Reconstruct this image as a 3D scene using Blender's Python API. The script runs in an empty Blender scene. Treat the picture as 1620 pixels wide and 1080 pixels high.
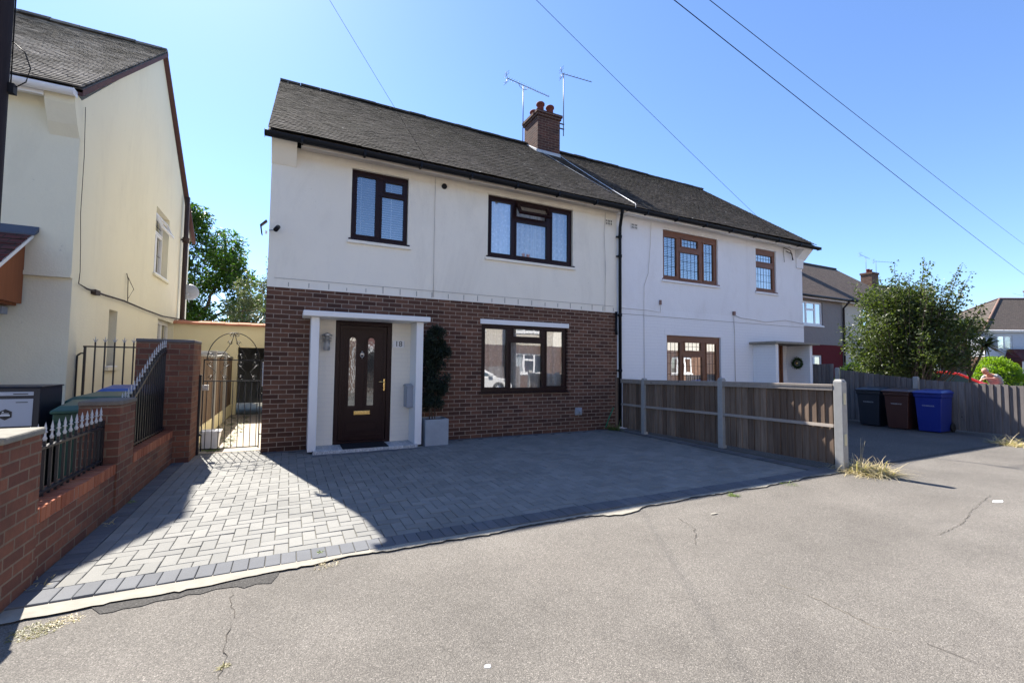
import bpy, math, random
from mathutils import Vector, Matrix
random.seed(7)
R=math.radians
scene=bpy.context.scene
COL=scene.collection
# ------------------------------------------------------------------ helpers
class MB:
    """collects geometry, builds ONE mesh object"""
    def __init__(s): s.v=[]; s.f=[]; s.sm=[]
    def add(s,vs,fs,smooth=False):
        n=len(s.v); s.v+= [tuple(p) for p in vs]; s.f+=[tuple(i+n for i in f) for f in fs]; s.sm+=[smooth]*len(fs); return s
    def box(s,x0,x1,y0,y1,z0,z1):
        if x0>x1: x0,x1=x1,x0
        if y0>y1: y0,y1=y1,y0
        if z0>z1: z0,z1=z1,z0
        return s.add([(x0,y0,z0),(x1,y0,z0),(x1,y1,z0),(x0,y1,z0),(x0,y0,z1),(x1,y0,z1),(x1,y1,z1),(x0,y1,z1)],
              [(0,3,2,1),(4,5,6,7),(0,1,5,4),(1,2,6,5),(2,3,7,6),(3,0,4,7)])
    def hexa(s,p): return s.add(p,[(0,3,2,1),(4,5,6,7),(0,1,5,4),(1,2,6,5),(2,3,7,6),(3,0,4,7)])
    def quad(s,*p): return s.add(p,[tuple(range(len(p)))])
    def prism(s,poly,f0,f1,smooth=False):
        # poly 2d list; f0,f1 map 2d->3d for the two ends
        n=len(poly); vs=[f0(*p) for p in poly]+[f1(*p) for p in poly]
        fs=[tuple(range(n))[::-1],tuple(range(n,2*n))]+[(i,(i+1)%n,(i+1)%n+n,i+n) for i in range(n)]
        return s.add(vs,fs,smooth)
    def tube(s,pts,r,n=8,cap=True):
        pts=[Vector(p) for p in pts]; m=len(pts)
        rs=r if isinstance(r,(list,tuple)) else [r]*m
        vs=[];up=Vector((0,0,1))
        for i,p in enumerate(pts):
            d=(pts[min(i+1,m-1)]-pts[max(i-1,0)]); d.normalize()
            a=d.cross(up)
            if a.length<1e-3: a=Vector((1,0,0))
            a.normalize(); b=d.cross(a)
            for k in range(n):
                t=2*math.pi*k/n; vs.append(p+(a*math.cos(t)+b*math.sin(t))*rs[i])
        fs=[(i*n+k,i*n+(k+1)%n,(i+1)*n+(k+1)%n,(i+1)*n+k) for i in range(m-1) for k in range(n)]
        st=len(s.v); s.add(vs,fs,True)
        if cap:
            s.f+= [tuple(st+k for k in range(n)),tuple(st+(m-1)*n+k for k in range(n))[::-1]]; s.sm+=[False,False]
        return s
    def lathe(s,prof,c,n=16,axis='z'):
        vs=[]
        for r,h in prof:
            for k in range(n):
                t=2*math.pi*k/n; a,b=r*math.cos(t),r*math.sin(t)
                vs.append({'z':(c[0]+a,c[1]+b,c[2]+h),'y':(c[0]+a,c[1]+h,c[2]+b),'x':(c[0]+h,c[1]+a,c[2]+b)}[axis])
        m=len(prof)
        fs=[(i*n+k,i*n+(k+1)%n,(i+1)*n+(k+1)%n,(i+1)*n+k) for i in range(m-1) for k in range(n)]
        return s.add(vs,fs,True)
    def build(s,name,mat,parent=None,bevel=0,fix=True):
        me=bpy.data.meshes.new(name); me.from_pydata(s.v,[],s.f); me.update()
        me.polygons.foreach_set('use_smooth',s.sm)
        if fix and len(s.f)<6000:
            import bmesh
            bm=bmesh.new(); bm.from_mesh(me); bmesh.ops.recalc_face_normals(bm,faces=bm.faces); bm.to_mesh(me); bm.free()
        if mat: me.materials.append(mat)
        o=bpy.data.objects.new(name,me); COL.objects.link(o)
        if parent: o.parent=parent
        if bevel:
            b=o.modifiers.new('bevel','BEVEL'); b.width=bevel; b.segments=2; b.limit_method='ANGLE'; b.angle_limit=R(40); b.harden_normals=False
        return o
def tag(o,label=None,cat=None,group=None,kind=None):
    if label: o['label']=label
    if cat: o['category']=cat
    if group: o['group']=group
    if kind: o['kind']=kind
    return o
def empty(name,loc=(0,0,0),rz=0,label=None,cat=None,group=None):
    o=bpy.data.objects.new(name,None); COL.objects.link(o); o.location=loc; o.rotation_euler=(0,0,rz); o.empty_display_size=.2
    return tag(o,label,cat,group)
def struct(o): return tag(o,kind='structure')
def copy_tree(o,parent=None):
    c=o.copy(); COL.objects.link(c); c.parent=parent
    for ch in [q for q in bpy.data.objects if q.parent==o]: copy_tree(ch,c)
    return c
# ------------------------------------------------------------------ materials
class NT:
    def __init__(s,name):
        s.m=bpy.data.materials.new(name); s.m.use_nodes=True; s.t=s.m.node_tree; s.n=s.t.nodes; s.n.clear()
        s.out=s.n.new('ShaderNodeOutputMaterial'); s.b=s.n.new('ShaderNodeBsdfPrincipled'); s.t.links.new(s.b.outputs[0],s.out.inputs[0])
        s.b.inputs['Roughness'].default_value=.85; s.b.inputs['Specular IOR Level'].default_value=.3
        s.tc=s.n.new('ShaderNodeTexCoord')
    def L(s,a,b): s.t.links.new(a,b)
    def val(s,inp,v):
        if isinstance(v,(int,float,tuple,list)):
            inp.default_value=(tuple(v)+(1,))[:4] if isinstance(v,(tuple,list)) and len(inp.default_value)==4 else v
        else: s.L(v,inp)
    def noise(s,scale,detail=4,rough=.55,vec=None,dist=0,out=0):
        n=s.n.new('ShaderNodeTexNoise'); n.inputs['Scale'].default_value=scale; n.inputs['Detail'].default_value=detail; n.inputs['Roughness'].default_value=rough; n.inputs['Distortion'].default_value=dist
        s.L(vec or s.tc.outputs['Object'],n.inputs['Vector']); return n.outputs[out]
    def vor(s,scale,vec=None,out='Color',feature='F1'):
        n=s.n.new('ShaderNodeTexVoronoi'); n.inputs['Scale'].default_value=scale; n.feature=feature
        s.L(vec or s.tc.outputs['Object'],n.inputs['Vector']); return n.outputs[out]
    def scalev(s,v,vec=None):
        n=s.n.new('ShaderNodeMapping'); n.inputs['Scale'].default_value=v; s.L(vec or s.tc.outputs['Object'],n.inputs['Vector']); return n.outputs[0]
    def ramp(s,fac,stops,interp='LINEAR'):
        n=s.n.new('ShaderNodeValToRGB'); s.L(fac,n.inputs[0]); e=n.color_ramp.elements; n.color_ramp.interpolation=interp
        while len(e)<len(stops): e.new(.5)
        for q,(p,c) in zip(e,stops):
            q.position=p; q.color=(c,c,c,1) if isinstance(c,(int,float)) else tuple(c)+(1,)
        return n.outputs[0]
    def mix(s,fac,a,b,mode='MIX'):
        n=s.n.new('ShaderNodeMix'); n.data_type='RGBA'; n.blend_type=mode; n.clamp_factor=True
        s.val(n.inputs[0],fac); s.val(n.inputs[6],a); s.val(n.inputs[7],b); return n.outputs[2]
    def math(s,op,a,b=0,c=None):
        n=s.n.new('ShaderNodeMath'); n.operation=op; s.val(n.inputs[0],a); s.val(n.inputs[1],b)
        if c is not None: s.val(n.inputs[2],c)
        return n.outputs[0]
    def island(s):
        n=s.n.new('ShaderNodeNewGeometry'); return n.outputs['Random Per Island']
    def color(s,c): s.val(s.b.inputs['Base Color'],c); return s
    def rough(s,v,spec=None):
        s.val(s.b.inputs['Roughness'],v)
        if spec is not None: s.b.inputs['Specular IOR Level'].default_value=spec
        return s
    def bump(s,h,strength=.3,dist=.01):
        n=s.n.new('ShaderNodeBump'); n.inputs['Strength'].default_value=strength; n.inputs['Distance'].default_value=dist; s.L(h,n.inputs['Height']); s.L(n.outputs[0],s.b.inputs['Normal']); return s
    def wallvec(s):
        # picks (x,z), (y,z) or (x,y) in object space from the face direction
        sp=s.n.new('ShaderNodeSeparateXYZ'); s.L(s.tc.outputs['Object'],sp.inputs[0])
        sn=s.n.new('ShaderNodeSeparateXYZ'); s.L(s.tc.outputs['Normal'],sn.inputs[0])
        ax=s.math('GREATER_THAN',s.math('ABSOLUTE',sn.outputs[0]),.6); az=s.math('GREATER_THAN',s.math('ABSOLUTE',sn.outputs[2]),.6)
        def sel(f,a,b): # a if f=0 else b
            return s.math('ADD',s.math('MULTIPLY',a,s.math('SUBTRACT',1,f)),s.math('MULTIPLY',b,f))
        u=sel(ax,sp.outputs[0],sp.outputs[1]); v=sel(az,sp.outputs[2],sp.outputs[1])
        c=s.n.new('ShaderNodeCombineXYZ'); s.L(u,c.inputs[0]); s.L(v,c.inputs[1]); return c.outputs[0]
    def brick(s,vec,w,h,mortar=.01,c1=.0,c2=1.,cm=.5,offset=.5,smooth=.1,bias=0.):
        n=s.n.new('ShaderNodeTexBrick'); n.inputs['Scale'].default_value=1; n.inputs['Brick Width'].default_value=w; n.inputs['Row Height'].default_value=h
        n.inputs['Mortar Size'].default_value=mortar; n.inputs['Mortar Smooth'].default_value=smooth; n.inputs['Bias'].default_value=bias; n.offset=offset
        s.L(vec,n.inputs['Vector'])
        for i,c in (('Color1',c1),('Color2',c2),('Mortar',cm)): n.inputs[i].default_value=(c,c,c,1) if isinstance(c,(int,float)) else tuple(c)+(1,)
        return n
def simple(name,c,rough=.7,spec=.3,var=.12,scale=6,bump=0,bscale=60,metal=0):
    t=NT(name)
    d=tuple(x*(1-var) for x in c); e=tuple(min(1,x*(1+var)) for x in c)
    t.color(t.mix(t.noise(scale,5,.65),d,e)).rough(rough,spec); t.b.inputs['Metallic'].default_value=metal
    if bump: t.bump(t.noise(bscale,3),bump,.004)
    return t.m
def brickmat(name,c1,c2,cm,w=.225,h=.075,mortar=.0055,dirt=.35,off=.5):
    t=NT(name); v=t.wallvec()
    # slightly wobbly coordinates so courses are not ruler straight
    wob=t.n.new('ShaderNodeVectorMath'); wob.operation='MULTIPLY_ADD'
    t.L(t.noise(3.,2,out=1),wob.inputs[0]); wob.inputs[1].default_value=(.008,.006,0); t.L(v,wob.inputs[2])
    b=t.brick(wob.outputs[0],w,h,mortar,c1,c2,cm,off,.15)
    col=t.mix(t.noise(25,4,.7),b.outputs[0],(.04,.03,.03))
    col=t.mix(.6,b.outputs[0],col)
    col=t.mix(t.ramp(t.noise(2.2,5,.7),[(.35,0.),(.75,dirt)]),col,(.05,.035,.028))
    t.color(col).rough(.92,.2)
    inv=t.math('SUBTRACT',1,b.outputs['Fac'])
    hgt=t.math('ADD',inv,t.math('MULTIPLY',t.noise(90,3),.35))
    t.bump(hgt,.7,.007); return t.m
M={}
M['brick']=brickmat('dark_red_brick',(.090,.040,.025),(.23,.108,.066),(.50,.39,.30),dirt=.3,mortar=.0062)
M['gbrick']=brickmat('orange_red_brick',(.34,.132,.075),(.18,.070,.048),(.30,.22,.15),mortar=.0065,dirt=.4)
M['farbrick']=brickmat('brown_brick',(.14,.075,.05),(.22,.12,.08),(.3,.26,.2))
M['chbrick']=brickmat('chimney_brick',(.075,.03,.024),(.16,.062,.043),(.32,.25,.19),dirt=.45)
def solid_brick(name,c1,c2):
    t=NT(name); t.color(t.mix(t.island(),c1,c2)).rough(.9,.2); t.bump(t.noise(80,3),.4,.004); return t.m
M['onedge']=solid_brick('coping_brick',(.25,.08,.045),(.40,.15,.08))
def render(name,c,dirt=(.35,.31,.26),amt=.22,bs=.25,speck=0.):
    t=NT(name)
    col=t.mix(t.noise(.8,6,.6),tuple(x*.93 for x in c),tuple(min(1,x*1.03) for x in c))
    st=t.noise(1.,7,.75,vec=t.scalev((1.4,1.4,.45)),dist=.6)
    col=t.mix(t.ramp(st,[(.5,0.),(.85,amt)]),col,dirt)
    col=t.mix(t.ramp(t.noise(11,3,.8),[(.68,0.),(.76,.35*(amt>0))]),col,dirt)
    t.color(col).rough(.95,.15); t.bump(t.math('ADD',t.noise(45,5),t.math('MULTIPLY',t.noise(3.5,4),2.6)),bs*1.7,.008); return t.m
M['render']=render('cream_render',(.88,.825,.71),amt=.26)
M['white_render']=render('white_render',(.86,.85,.85),dirt=(.42,.36,.31),amt=.26)
M['nrender']=render('pale_yellow_render',(.80,.75,.575),dirt=(.42,.38,.3),amt=.25)
M['yellow']=render('yellow_render',(.86,.77,.50),amt=.1)
M['pebble']=render('grey_pebbledash',(.26,.235,.22),bs=.8)
M['maroon']=render('maroon_paint',(.13,.022,.025),dirt=(.08,.02,.02))
M['cream2']=render('pale_cream_render',(.55,.5,.42))
def painted_brick(name,c):
    t=NT(name); b=t.brick(t.wallvec(),.225,.075,.008,0.,1.,.5,.5,.6)
    col=t.mix(t.noise(3,5),tuple(x*.94 for x in c),c); col=t.mix(t.math('MULTIPLY',b.outputs['Fac'],.10),col,(.45,.45,.5))
    t.color(col).rough(.85,.2); t.bump(t.math('SUBTRACT',1,b.outputs['Fac']),.35,.004); return t.m
M['white_brick']=painted_brick('white_painted_brick',(.86,.855,.86))
M['porchpaint']=painted_brick('cream_painted_brick',(.84,.79,.69))
def rooftile(name,c1,c2,lich=.5):
    t=NT(name); col=t.mix(t.island(),c1,c2)
    col=t.mix(t.ramp(t.noise(1.2,5,.7),[(.42,0.),(.66,.7)]),col,(.04,.036,.026))
    col=t.mix(t.ramp(t.noise(22,2,.6),[(.62,0.),(.68,lich)]),col,(.30,.29,.25))
    col=t.mix(t.ramp(t.vor(2.6,out='Distance'),[(.05,.9),(.075,0.)]),col,(.45,.44,.40))
    col=t.mix(t.ramp(t.vor(9.,out='Distance'),[(.07,.6),(.11,0.)]),col,(.24,.23,.20))
    t.color(col).rough(.95,.08); t.bump(t.noise(120,3),.5,.004); return t.m
M['tile']=rooftile('weathered_brown_grey_tiles',(.048,.041,.035),(.098,.083,.070))
M['tile2']=rooftile('weathered_tiles_neighbour',(.16,.14,.12),(.36,.32,.27))
def farroof(name,c1,c2):
    t=NT(name); v=t.tc.outputs['Object']; sp=t.n.new('ShaderNodeSeparateXYZ'); t.L(v,sp.inputs[0])
    c=t.n.new('ShaderNodeCombineXYZ'); t.L(t.math('ADD',sp.outputs[0],t.math('MULTIPLY',sp.outputs[1],.0)),c.inputs[0]); t.L(t.math('MULTIPLY',sp.outputs[2],1.),c.inputs[1])
    b=t.brick(c.outputs[0],.17,.062,.006,c1,c2,(.03,.025,.02),.5,.2)
    t.color(t.mix(t.ramp(t.noise(1.5,5),[(.4,0.),(.7,.4)]),b.outputs[0],(.08,.07,.055))).rough(.9,.2); t.bump(t.math('SUBTRACT',1,b.outputs['Fac']),.6,.01); return t.m
M['farroof']=farroof('brown_roof_tiles',(.075,.055,.045),(.12,.088,.07))
M['farroof2']=farroof('grey_brown_roof_tiles',(.085,.068,.058),(.12,.095,.08))
M['redtile']=farroof('dark_red_porch_tiles',(.09,.025,.025),(.15,.04,.04))
M['clad']=simple('grey_blue_cladding',(.50,.52,.56),.7)
# paving
def paver(name,c1,c2):
    t=NT(name); col=t.mix(t.island(),c1,c2)
    col=t.mix(t.ramp(t.noise(1.3,5,.7),[(.4,0.),(.75,.45)]),col,tuple(x*.55 for x in c1))
    col=t.mix(t.ramp(t.noise(260,2,.7),[(.45,0.),(.65,.35)]),col,tuple(x*.6 for x in c1))
    t.color(col).rough(.85,.3); t.bump(t.noise(300,2),.35,.002); return t.m
M['paver']=paver('grey_block_paving',(.195,.193,.180),(.255,.25,.23))
M['charcoal']=paver('charcoal_block_paving',(.105,.11,.12),(.15,.155,.165))
M['joint']=simple('dark_joint_sand',(.085,.078,.06),.95,var=.3,scale=40)
def asphalt(name,c,agg=.9,scale=110.,patchy=1.):
    t=NT(name)
    base=t.mix(t.ramp(t.noise(.55,7,.7),[(.3,0.),(.7,1.)]),tuple(x*.72 for x in c),tuple(x*1.19 for x in c))
    base=t.mix(t.ramp(t.noise(1.,5,.6,vec=t.scalev((.18,1.3,1.))),[(.5,0.),(.75,.35)]),base,tuple(x*.7 for x in c))
    base=t.mix(t.ramp(t.noise(.25,4,.6),[(.4,0.),(.7,.35*patchy)]),base,(c[0]*.72,c[1]*.70,c[2]*.69))
    stone=t.vor(scale)
    sp=t.n.new('ShaderNodeSeparateColor'); t.L(stone,sp.inputs[0])
    st=t.ramp(sp.outputs[0],[(.0,.62),(.3,.82),(.62,1.0),(.90,1.18),(1.,1.7)])
    dist=t.vor(scale,out='Distance')
    edge=t.ramp(dist,[(.30,1.),(.70,.62)])
    fac=t.mix(1.,st,edge,'MULTIPLY')
    col=t.mix(agg,base,t.mix(1.,base,fac,'MULTIPLY'))
    fine=t.ramp(t.noise(420,2,.7),[(.35,.72),(.65,1.25)])
    col=t.mix(.8,col,t.mix(1.,col,fine,'MULTIPLY'))
    col=t.mix(t.ramp(t.vor(26,out='Distance'),[(.02,.75),(.035,0.)]),col,(.55,.52,.48))
    t.color(col).rough(.9,.25); t.bump(t.math('ADD',t.math('MULTIPLY',dist,-1.),t.math('MULTIPLY',t.noise(6,4),1.2)),.55,.004); return t.m
M['asphalt']=asphalt('worn_footway_asphalt',(.188,.172,.151),.9,185.)
M['tarmac']=asphalt('dark_drive_surface',(.125,.118,.108),.7,70)
M['road']=asphalt('road_asphalt',(.10,.095,.09),.7,120)
M['patch']=asphalt('black_patch_asphalt',(.075,.071,.066),.9,120,0.)
M['concrete']=simple('pale_concrete',(.27,.25,.21),.9,var=.3,scale=12,bump=.5)
M['pathcon']=simple('pinkish_concrete_path',(.36,.315,.26),.9,var=.15,scale=5,bump=.3)
M['postcon']=simple('grey_concrete_post',(.33,.325,.31),.9,var=.18,scale=14,bump=.4,bscale=90)
M['soil']=simple('dry_garden_ground',(.12,.10,.06),.95,var=.4,scale=5,bump=.5)
M['crack']=simple('crack_dirt',(.06,.052,.043),.95,var=.3)
M['crackpale']=simple('pale_grit',(.22,.19,.14),.95,var=.3)
# trim
def upvc(name,c,r=.35): return simple(name,c,r,.22,.06,3)
M['upvc']=upvc('rosewood_upvc',(.020,.0075,.0085),.35)
M['brownframe']=simple('light_brown_woodgrain',(.19,.075,.035),.45,.4,.25,12)
M['white']=simple('white_gloss_paint',(.80,.80,.80),.45,.4,.03)
M['whitegut']=simple('white_plastic',(.74,.75,.78),.4,.5,.04)
M['black']=simple('black_plastic',(.008,.009,.012),.5,.2,.1)
M['cast']=simple('rusty_black_cast_iron',(.035,.022,.02),.7,.4,.4,20)
M['iron']=simple('black_painted_iron',(.010,.011,.016),.4,.5,.2)
M['spear']=simple('silver_painted_tips',(.46,.47,.49),.5,.5,.1)
M['lead']=simple('grey_lead',(.42,.44,.47),.6,.4,.15,8)
M['pot']=simple('terracotta_pot',(.14,.032,.022),.8,.3,.25,9)
M['hipclay']=simple('faded_hip_tiles',(.20,.125,.095),.85,.2,.25,6)
M['clay']=simple('terracotta_coping',(.45,.20,.12),.85,.2,.25,6)
M['brass']=simple('polished_brass',(.85,.62,.25),.25,.5,.03,metal=1)
M['steel']=simple('brushed_steel',(.55,.56,.57),.35,.5,.05,metal=1)
M['aerial']=simple('dull_aerial_metal',(.10,.10,.105),.5,.4,.1)
M['galv']=simple('grey_painted_box',(.30,.33,.38),.5,.5,.06)
M['zinc']=simple('grey_zinc_planter',(.30,.335,.375),.6,.4,.22,5)
M['mat']=simple('black_rubber_mat',(.015,.016,.02),.95,.2,.3,60,bump=.8)
M['curtain']=simple('white_net_curtain',(.86,.88,.90),.9,.1,.12,14)
def lace():
    t=NT('patterned_net_curtain'); v=t.wallvec(); p=t.ramp(t.vor(16,vec=v,out='Distance'),[(.25,1.),(.45,0.)])
    t.color(t.mix(p,(.74,.77,.80),(.90,.92,.94))).rough(.95,.05); return t.m
M['lace']=lace()
M['blind']=simple('white_blind_slats',(.60,.63,.68),.7,.2,.03)
M['dark']=simple('dark_interior',(.03,.028,.026),.9,.1,.2)
M['soffit']=simple('off_white_soffit',(.55,.50,.45),.7,.3,.2,5)
def glass(name,boost=1.6,tint=(.93,.96,.98)):
    m=bpy.data.materials.new(name); m.use_nodes=True; t=m.node_tree; t.nodes.clear()
    o=t.nodes.new('ShaderNodeOutputMaterial'); mx=t.nodes.new('ShaderNodeMixShader'); g=t.nodes.new('ShaderNodeBsdfGlossy'); tr=t.nodes.new('ShaderNodeBsdfTransparent'); fr=t.nodes.new('ShaderNodeFresnel'); ma=t.nodes.new('ShaderNodeMath')
    g.inputs['Roughness'].default_value=.004; tr.inputs[0].default_value=tint+(1,); fr.inputs['IOR'].default_value=1.5
    ma.operation='MULTIPLY'; ma.use_clamp=True; ma.inputs[1].default_value=boost
    nz=t.nodes.new('ShaderNodeTexNoise'); nz.inputs['Scale'].default_value=1.7; bp=t.nodes.new('ShaderNodeBump'); bp.inputs['Strength'].default_value=.04; bp.inputs['Distance'].default_value=.02
    tc=t.nodes.new('ShaderNodeTexCoord'); t.links.new(tc.outputs['Object'],nz.inputs['Vector']); t.links.new(nz.outputs[0],bp.inputs['Height']); t.links.new(bp.outputs[0],g.inputs['Normal'])
    t.links.new(fr.outputs[0],ma.inputs[0]); t.links.new(ma.outputs[0],mx.inputs[0]); t.links.new(tr.outputs[0],mx.inputs[1]); t.links.new(g.outputs[0],mx.inputs[2]); t.links.new(mx.outputs[0],o.inputs[0]); return m
M['glass']=glass('window_glass',8.)
def obscure():
    t=NT('patterned_door_glass'); v=t.scalev((1,1,.6))
    t.color((.27,.29,.30)).rough(.06,.9); t.b.inputs['Metallic'].default_value=.9
    t.bump(t.vor(30,vec=v,out='Distance'),.035,.01); return t.m
M['obsc']=obscure()
def wood(name,c1,c2,k=.5):
    t=NT(name); col=t.mix(t.island(),c1,c2)
    g=t.noise(1.,5,.7,vec=t.scalev((26,26,1.6)))
    col=t.mix(t.ramp(g,[(.35,0.),(.75,k)]),col,tuple(x*.4 for x in c1))
    col=t.mix(t.ramp(t.vor(3.3,out='Distance'),[(.03,.8),(.06,0.)]),col,(.03,.02,.015))
    t.color(col).rough(.85,.2); t.bump(g,.35,.004); return t.m
M['fence']=wood('weathered_fence_boards',(.135,.090,.064),(.31,.228,.168),.75)
M['fence2']=wood('grey_weathered_fence',(.15,.13,.125),(.25,.225,.215),.7)
M['rail']=wood('pale_fence_rail',(.30,.26,.22),(.36,.31,.27),.3)
M['timber']=wood('orange_stained_timber',(.27,.095,.04),(.30,.11,.05),.3)
M['pole']=wood('dark_creosoted_pole',(.032,.024,.026),(.04,.03,.03),.7)
def leafm(name,c1,c2,trans=.35):
    t=NT(name); col=t.mix(t.island(),c1,c2); t.color(col).rough(.45,.4)
    tr=t.n.new('ShaderNodeBsdfTranslucent'); t.L(t.mix(1.,col,(1.5,1.7,.5),'MULTIPLY'),tr.inputs[0]); mx=t.n.new('ShaderNodeMixShader'); mx.inputs[0].default_value=trans
    t.L(t.b.outputs[0],mx.inputs[1]); t.L(tr.outputs[0],mx.inputs[2]); t.L(mx.outputs[0],t.out.inputs[0]); return t.m
M['leafdark']=leafm('dark_green_leaf',(.018,.040,.014),(.055,.10,.028))
M['leafmid']=leafm('mid_green_leaf',(.024,.043,.013),(.115,.14,.04))
M['leaftree']=leafm('ash_leaf',(.016,.042,.010),(.075,.15,.022),.45)
M['leafbright']=leafm('bright_green_leaf',(.12,.21,.010),(.24,.35,.02),.45)
M['palmleaf']=leafm('sword_leaf',(.05,.07,.035),(.13,.16,.08),.25)
M['leafgrey']=leafm('olive_leaf',(.06,.08,.045),(.14,.16,.09))
M['bush']=leafm('blackish_green_leaf',(.010,.018,.012),(.024,.040,.022),.1)
M['straw']=leafm('dry_straw_grass',(.36,.29,.17),(.56,.47,.31),.3)
M['weedy']=leafm('yellowing_grass',(.10,.11,.03),(.26,.21,.09),.3)
M['weed']=leafm('weed_green',(.08,.14,.03),(.20,.24,.08),.3)
M['bark']=simple('grey_brown_bark',(.11,.085,.065),.9,.2,.35,14,bump=.6)
M['barklite']=simple('pale_stem_bark',(.12,.09,.068),.9,.2,.3,14,bump=.6)
M['skin']=simple('skin',(.55,.30,.21),.6,.4,.05)
M['greyshirt']=simple('grey_shirt',(.33,.34,.33),.9,.2,.1)
M['trouser']=simple('dark_trousers',(.05,.05,.06),.9,.2,.1)
M['binblack']=simple('black_bin_plastic',(.014,.019,.028),.38,.5,.1)
M['binbrown']=simple('brown_bin_plastic',(.060,.024,.018),.38,.5,.1)
M['binblue']=simple('blue_bin_plastic',(.010,.024,.20),.33,.5,.06)
M['bingreen']=simple('green_bin_plastic',(.025,.085,.055),.45,.5,.15)
M['binblue2']=simple('faded_blue_lid',(.03,.10,.33),.45,.5,.1)
def carpaint(name,c):
    t=NT(name); t.color(c).rough(.3,.5); t.b.inputs['Coat Weight'].default_value=1.; t.b.inputs['Coat Roughness'].default_value=.04; return t.m
M['redcar']=carpaint('red_car_paint',(.55,.03,.02)); M['whitecar']=carpaint('white_car_paint',(.75,.75,.74))
M['carglass']=simple('tinted_car_glass',(.03,.05,.06),.06,.9,.02)
M['rubber']=simple('tyre_rubber',(.02,.02,.02),.8,.3,.1)
# ------------------------------------------------------------------ wall / window kit
def mapY(Y,sgn=-1):   # wall facing -Y: a -> x, d outward
    return lambda a,d,z:(a,Y+sgn*d,z)
def mapX(X,sgn=1):
    return lambda a,d,z:(X+sgn*d,a,z)
def slab(mb,f,a0,a1,d0,d1,z0,z1):
    mb.hexa([f(a0,d0,z0),f(a1,d0,z0),f(a1,d1,z0),f(a0,d1,z0),f(a0,d0,z1),f(a1,d0,z1),f(a1,d1,z1),f(a0,d1,z1)])
def holed(mb,f,a0,a1,z0,z1,d0,d1,holes):
    """rectangle with rectangular holes, merged into few boxes"""
    zs=sorted(set([z0,z1]+[z for h in holes for z in (h[2],h[3]) if z0<z<z1]))
    for i in range(len(zs)-1):
        za,zb=zs[i],zs[i+1]; zm=(za+zb)/2
        cut=sorted([(h[0],h[1]) for h in holes if h[2]<zm<h[3]])
        a=a0
        for c0,c1 in cut:
            if c0>a+1e-5: slab(mb,f,a,c0,d0,d1,za,zb)
            a=max(a,c1)
        if a<a1-1e-5: slab(mb,f,a,a1,d0,d1,za,zb)
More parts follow.
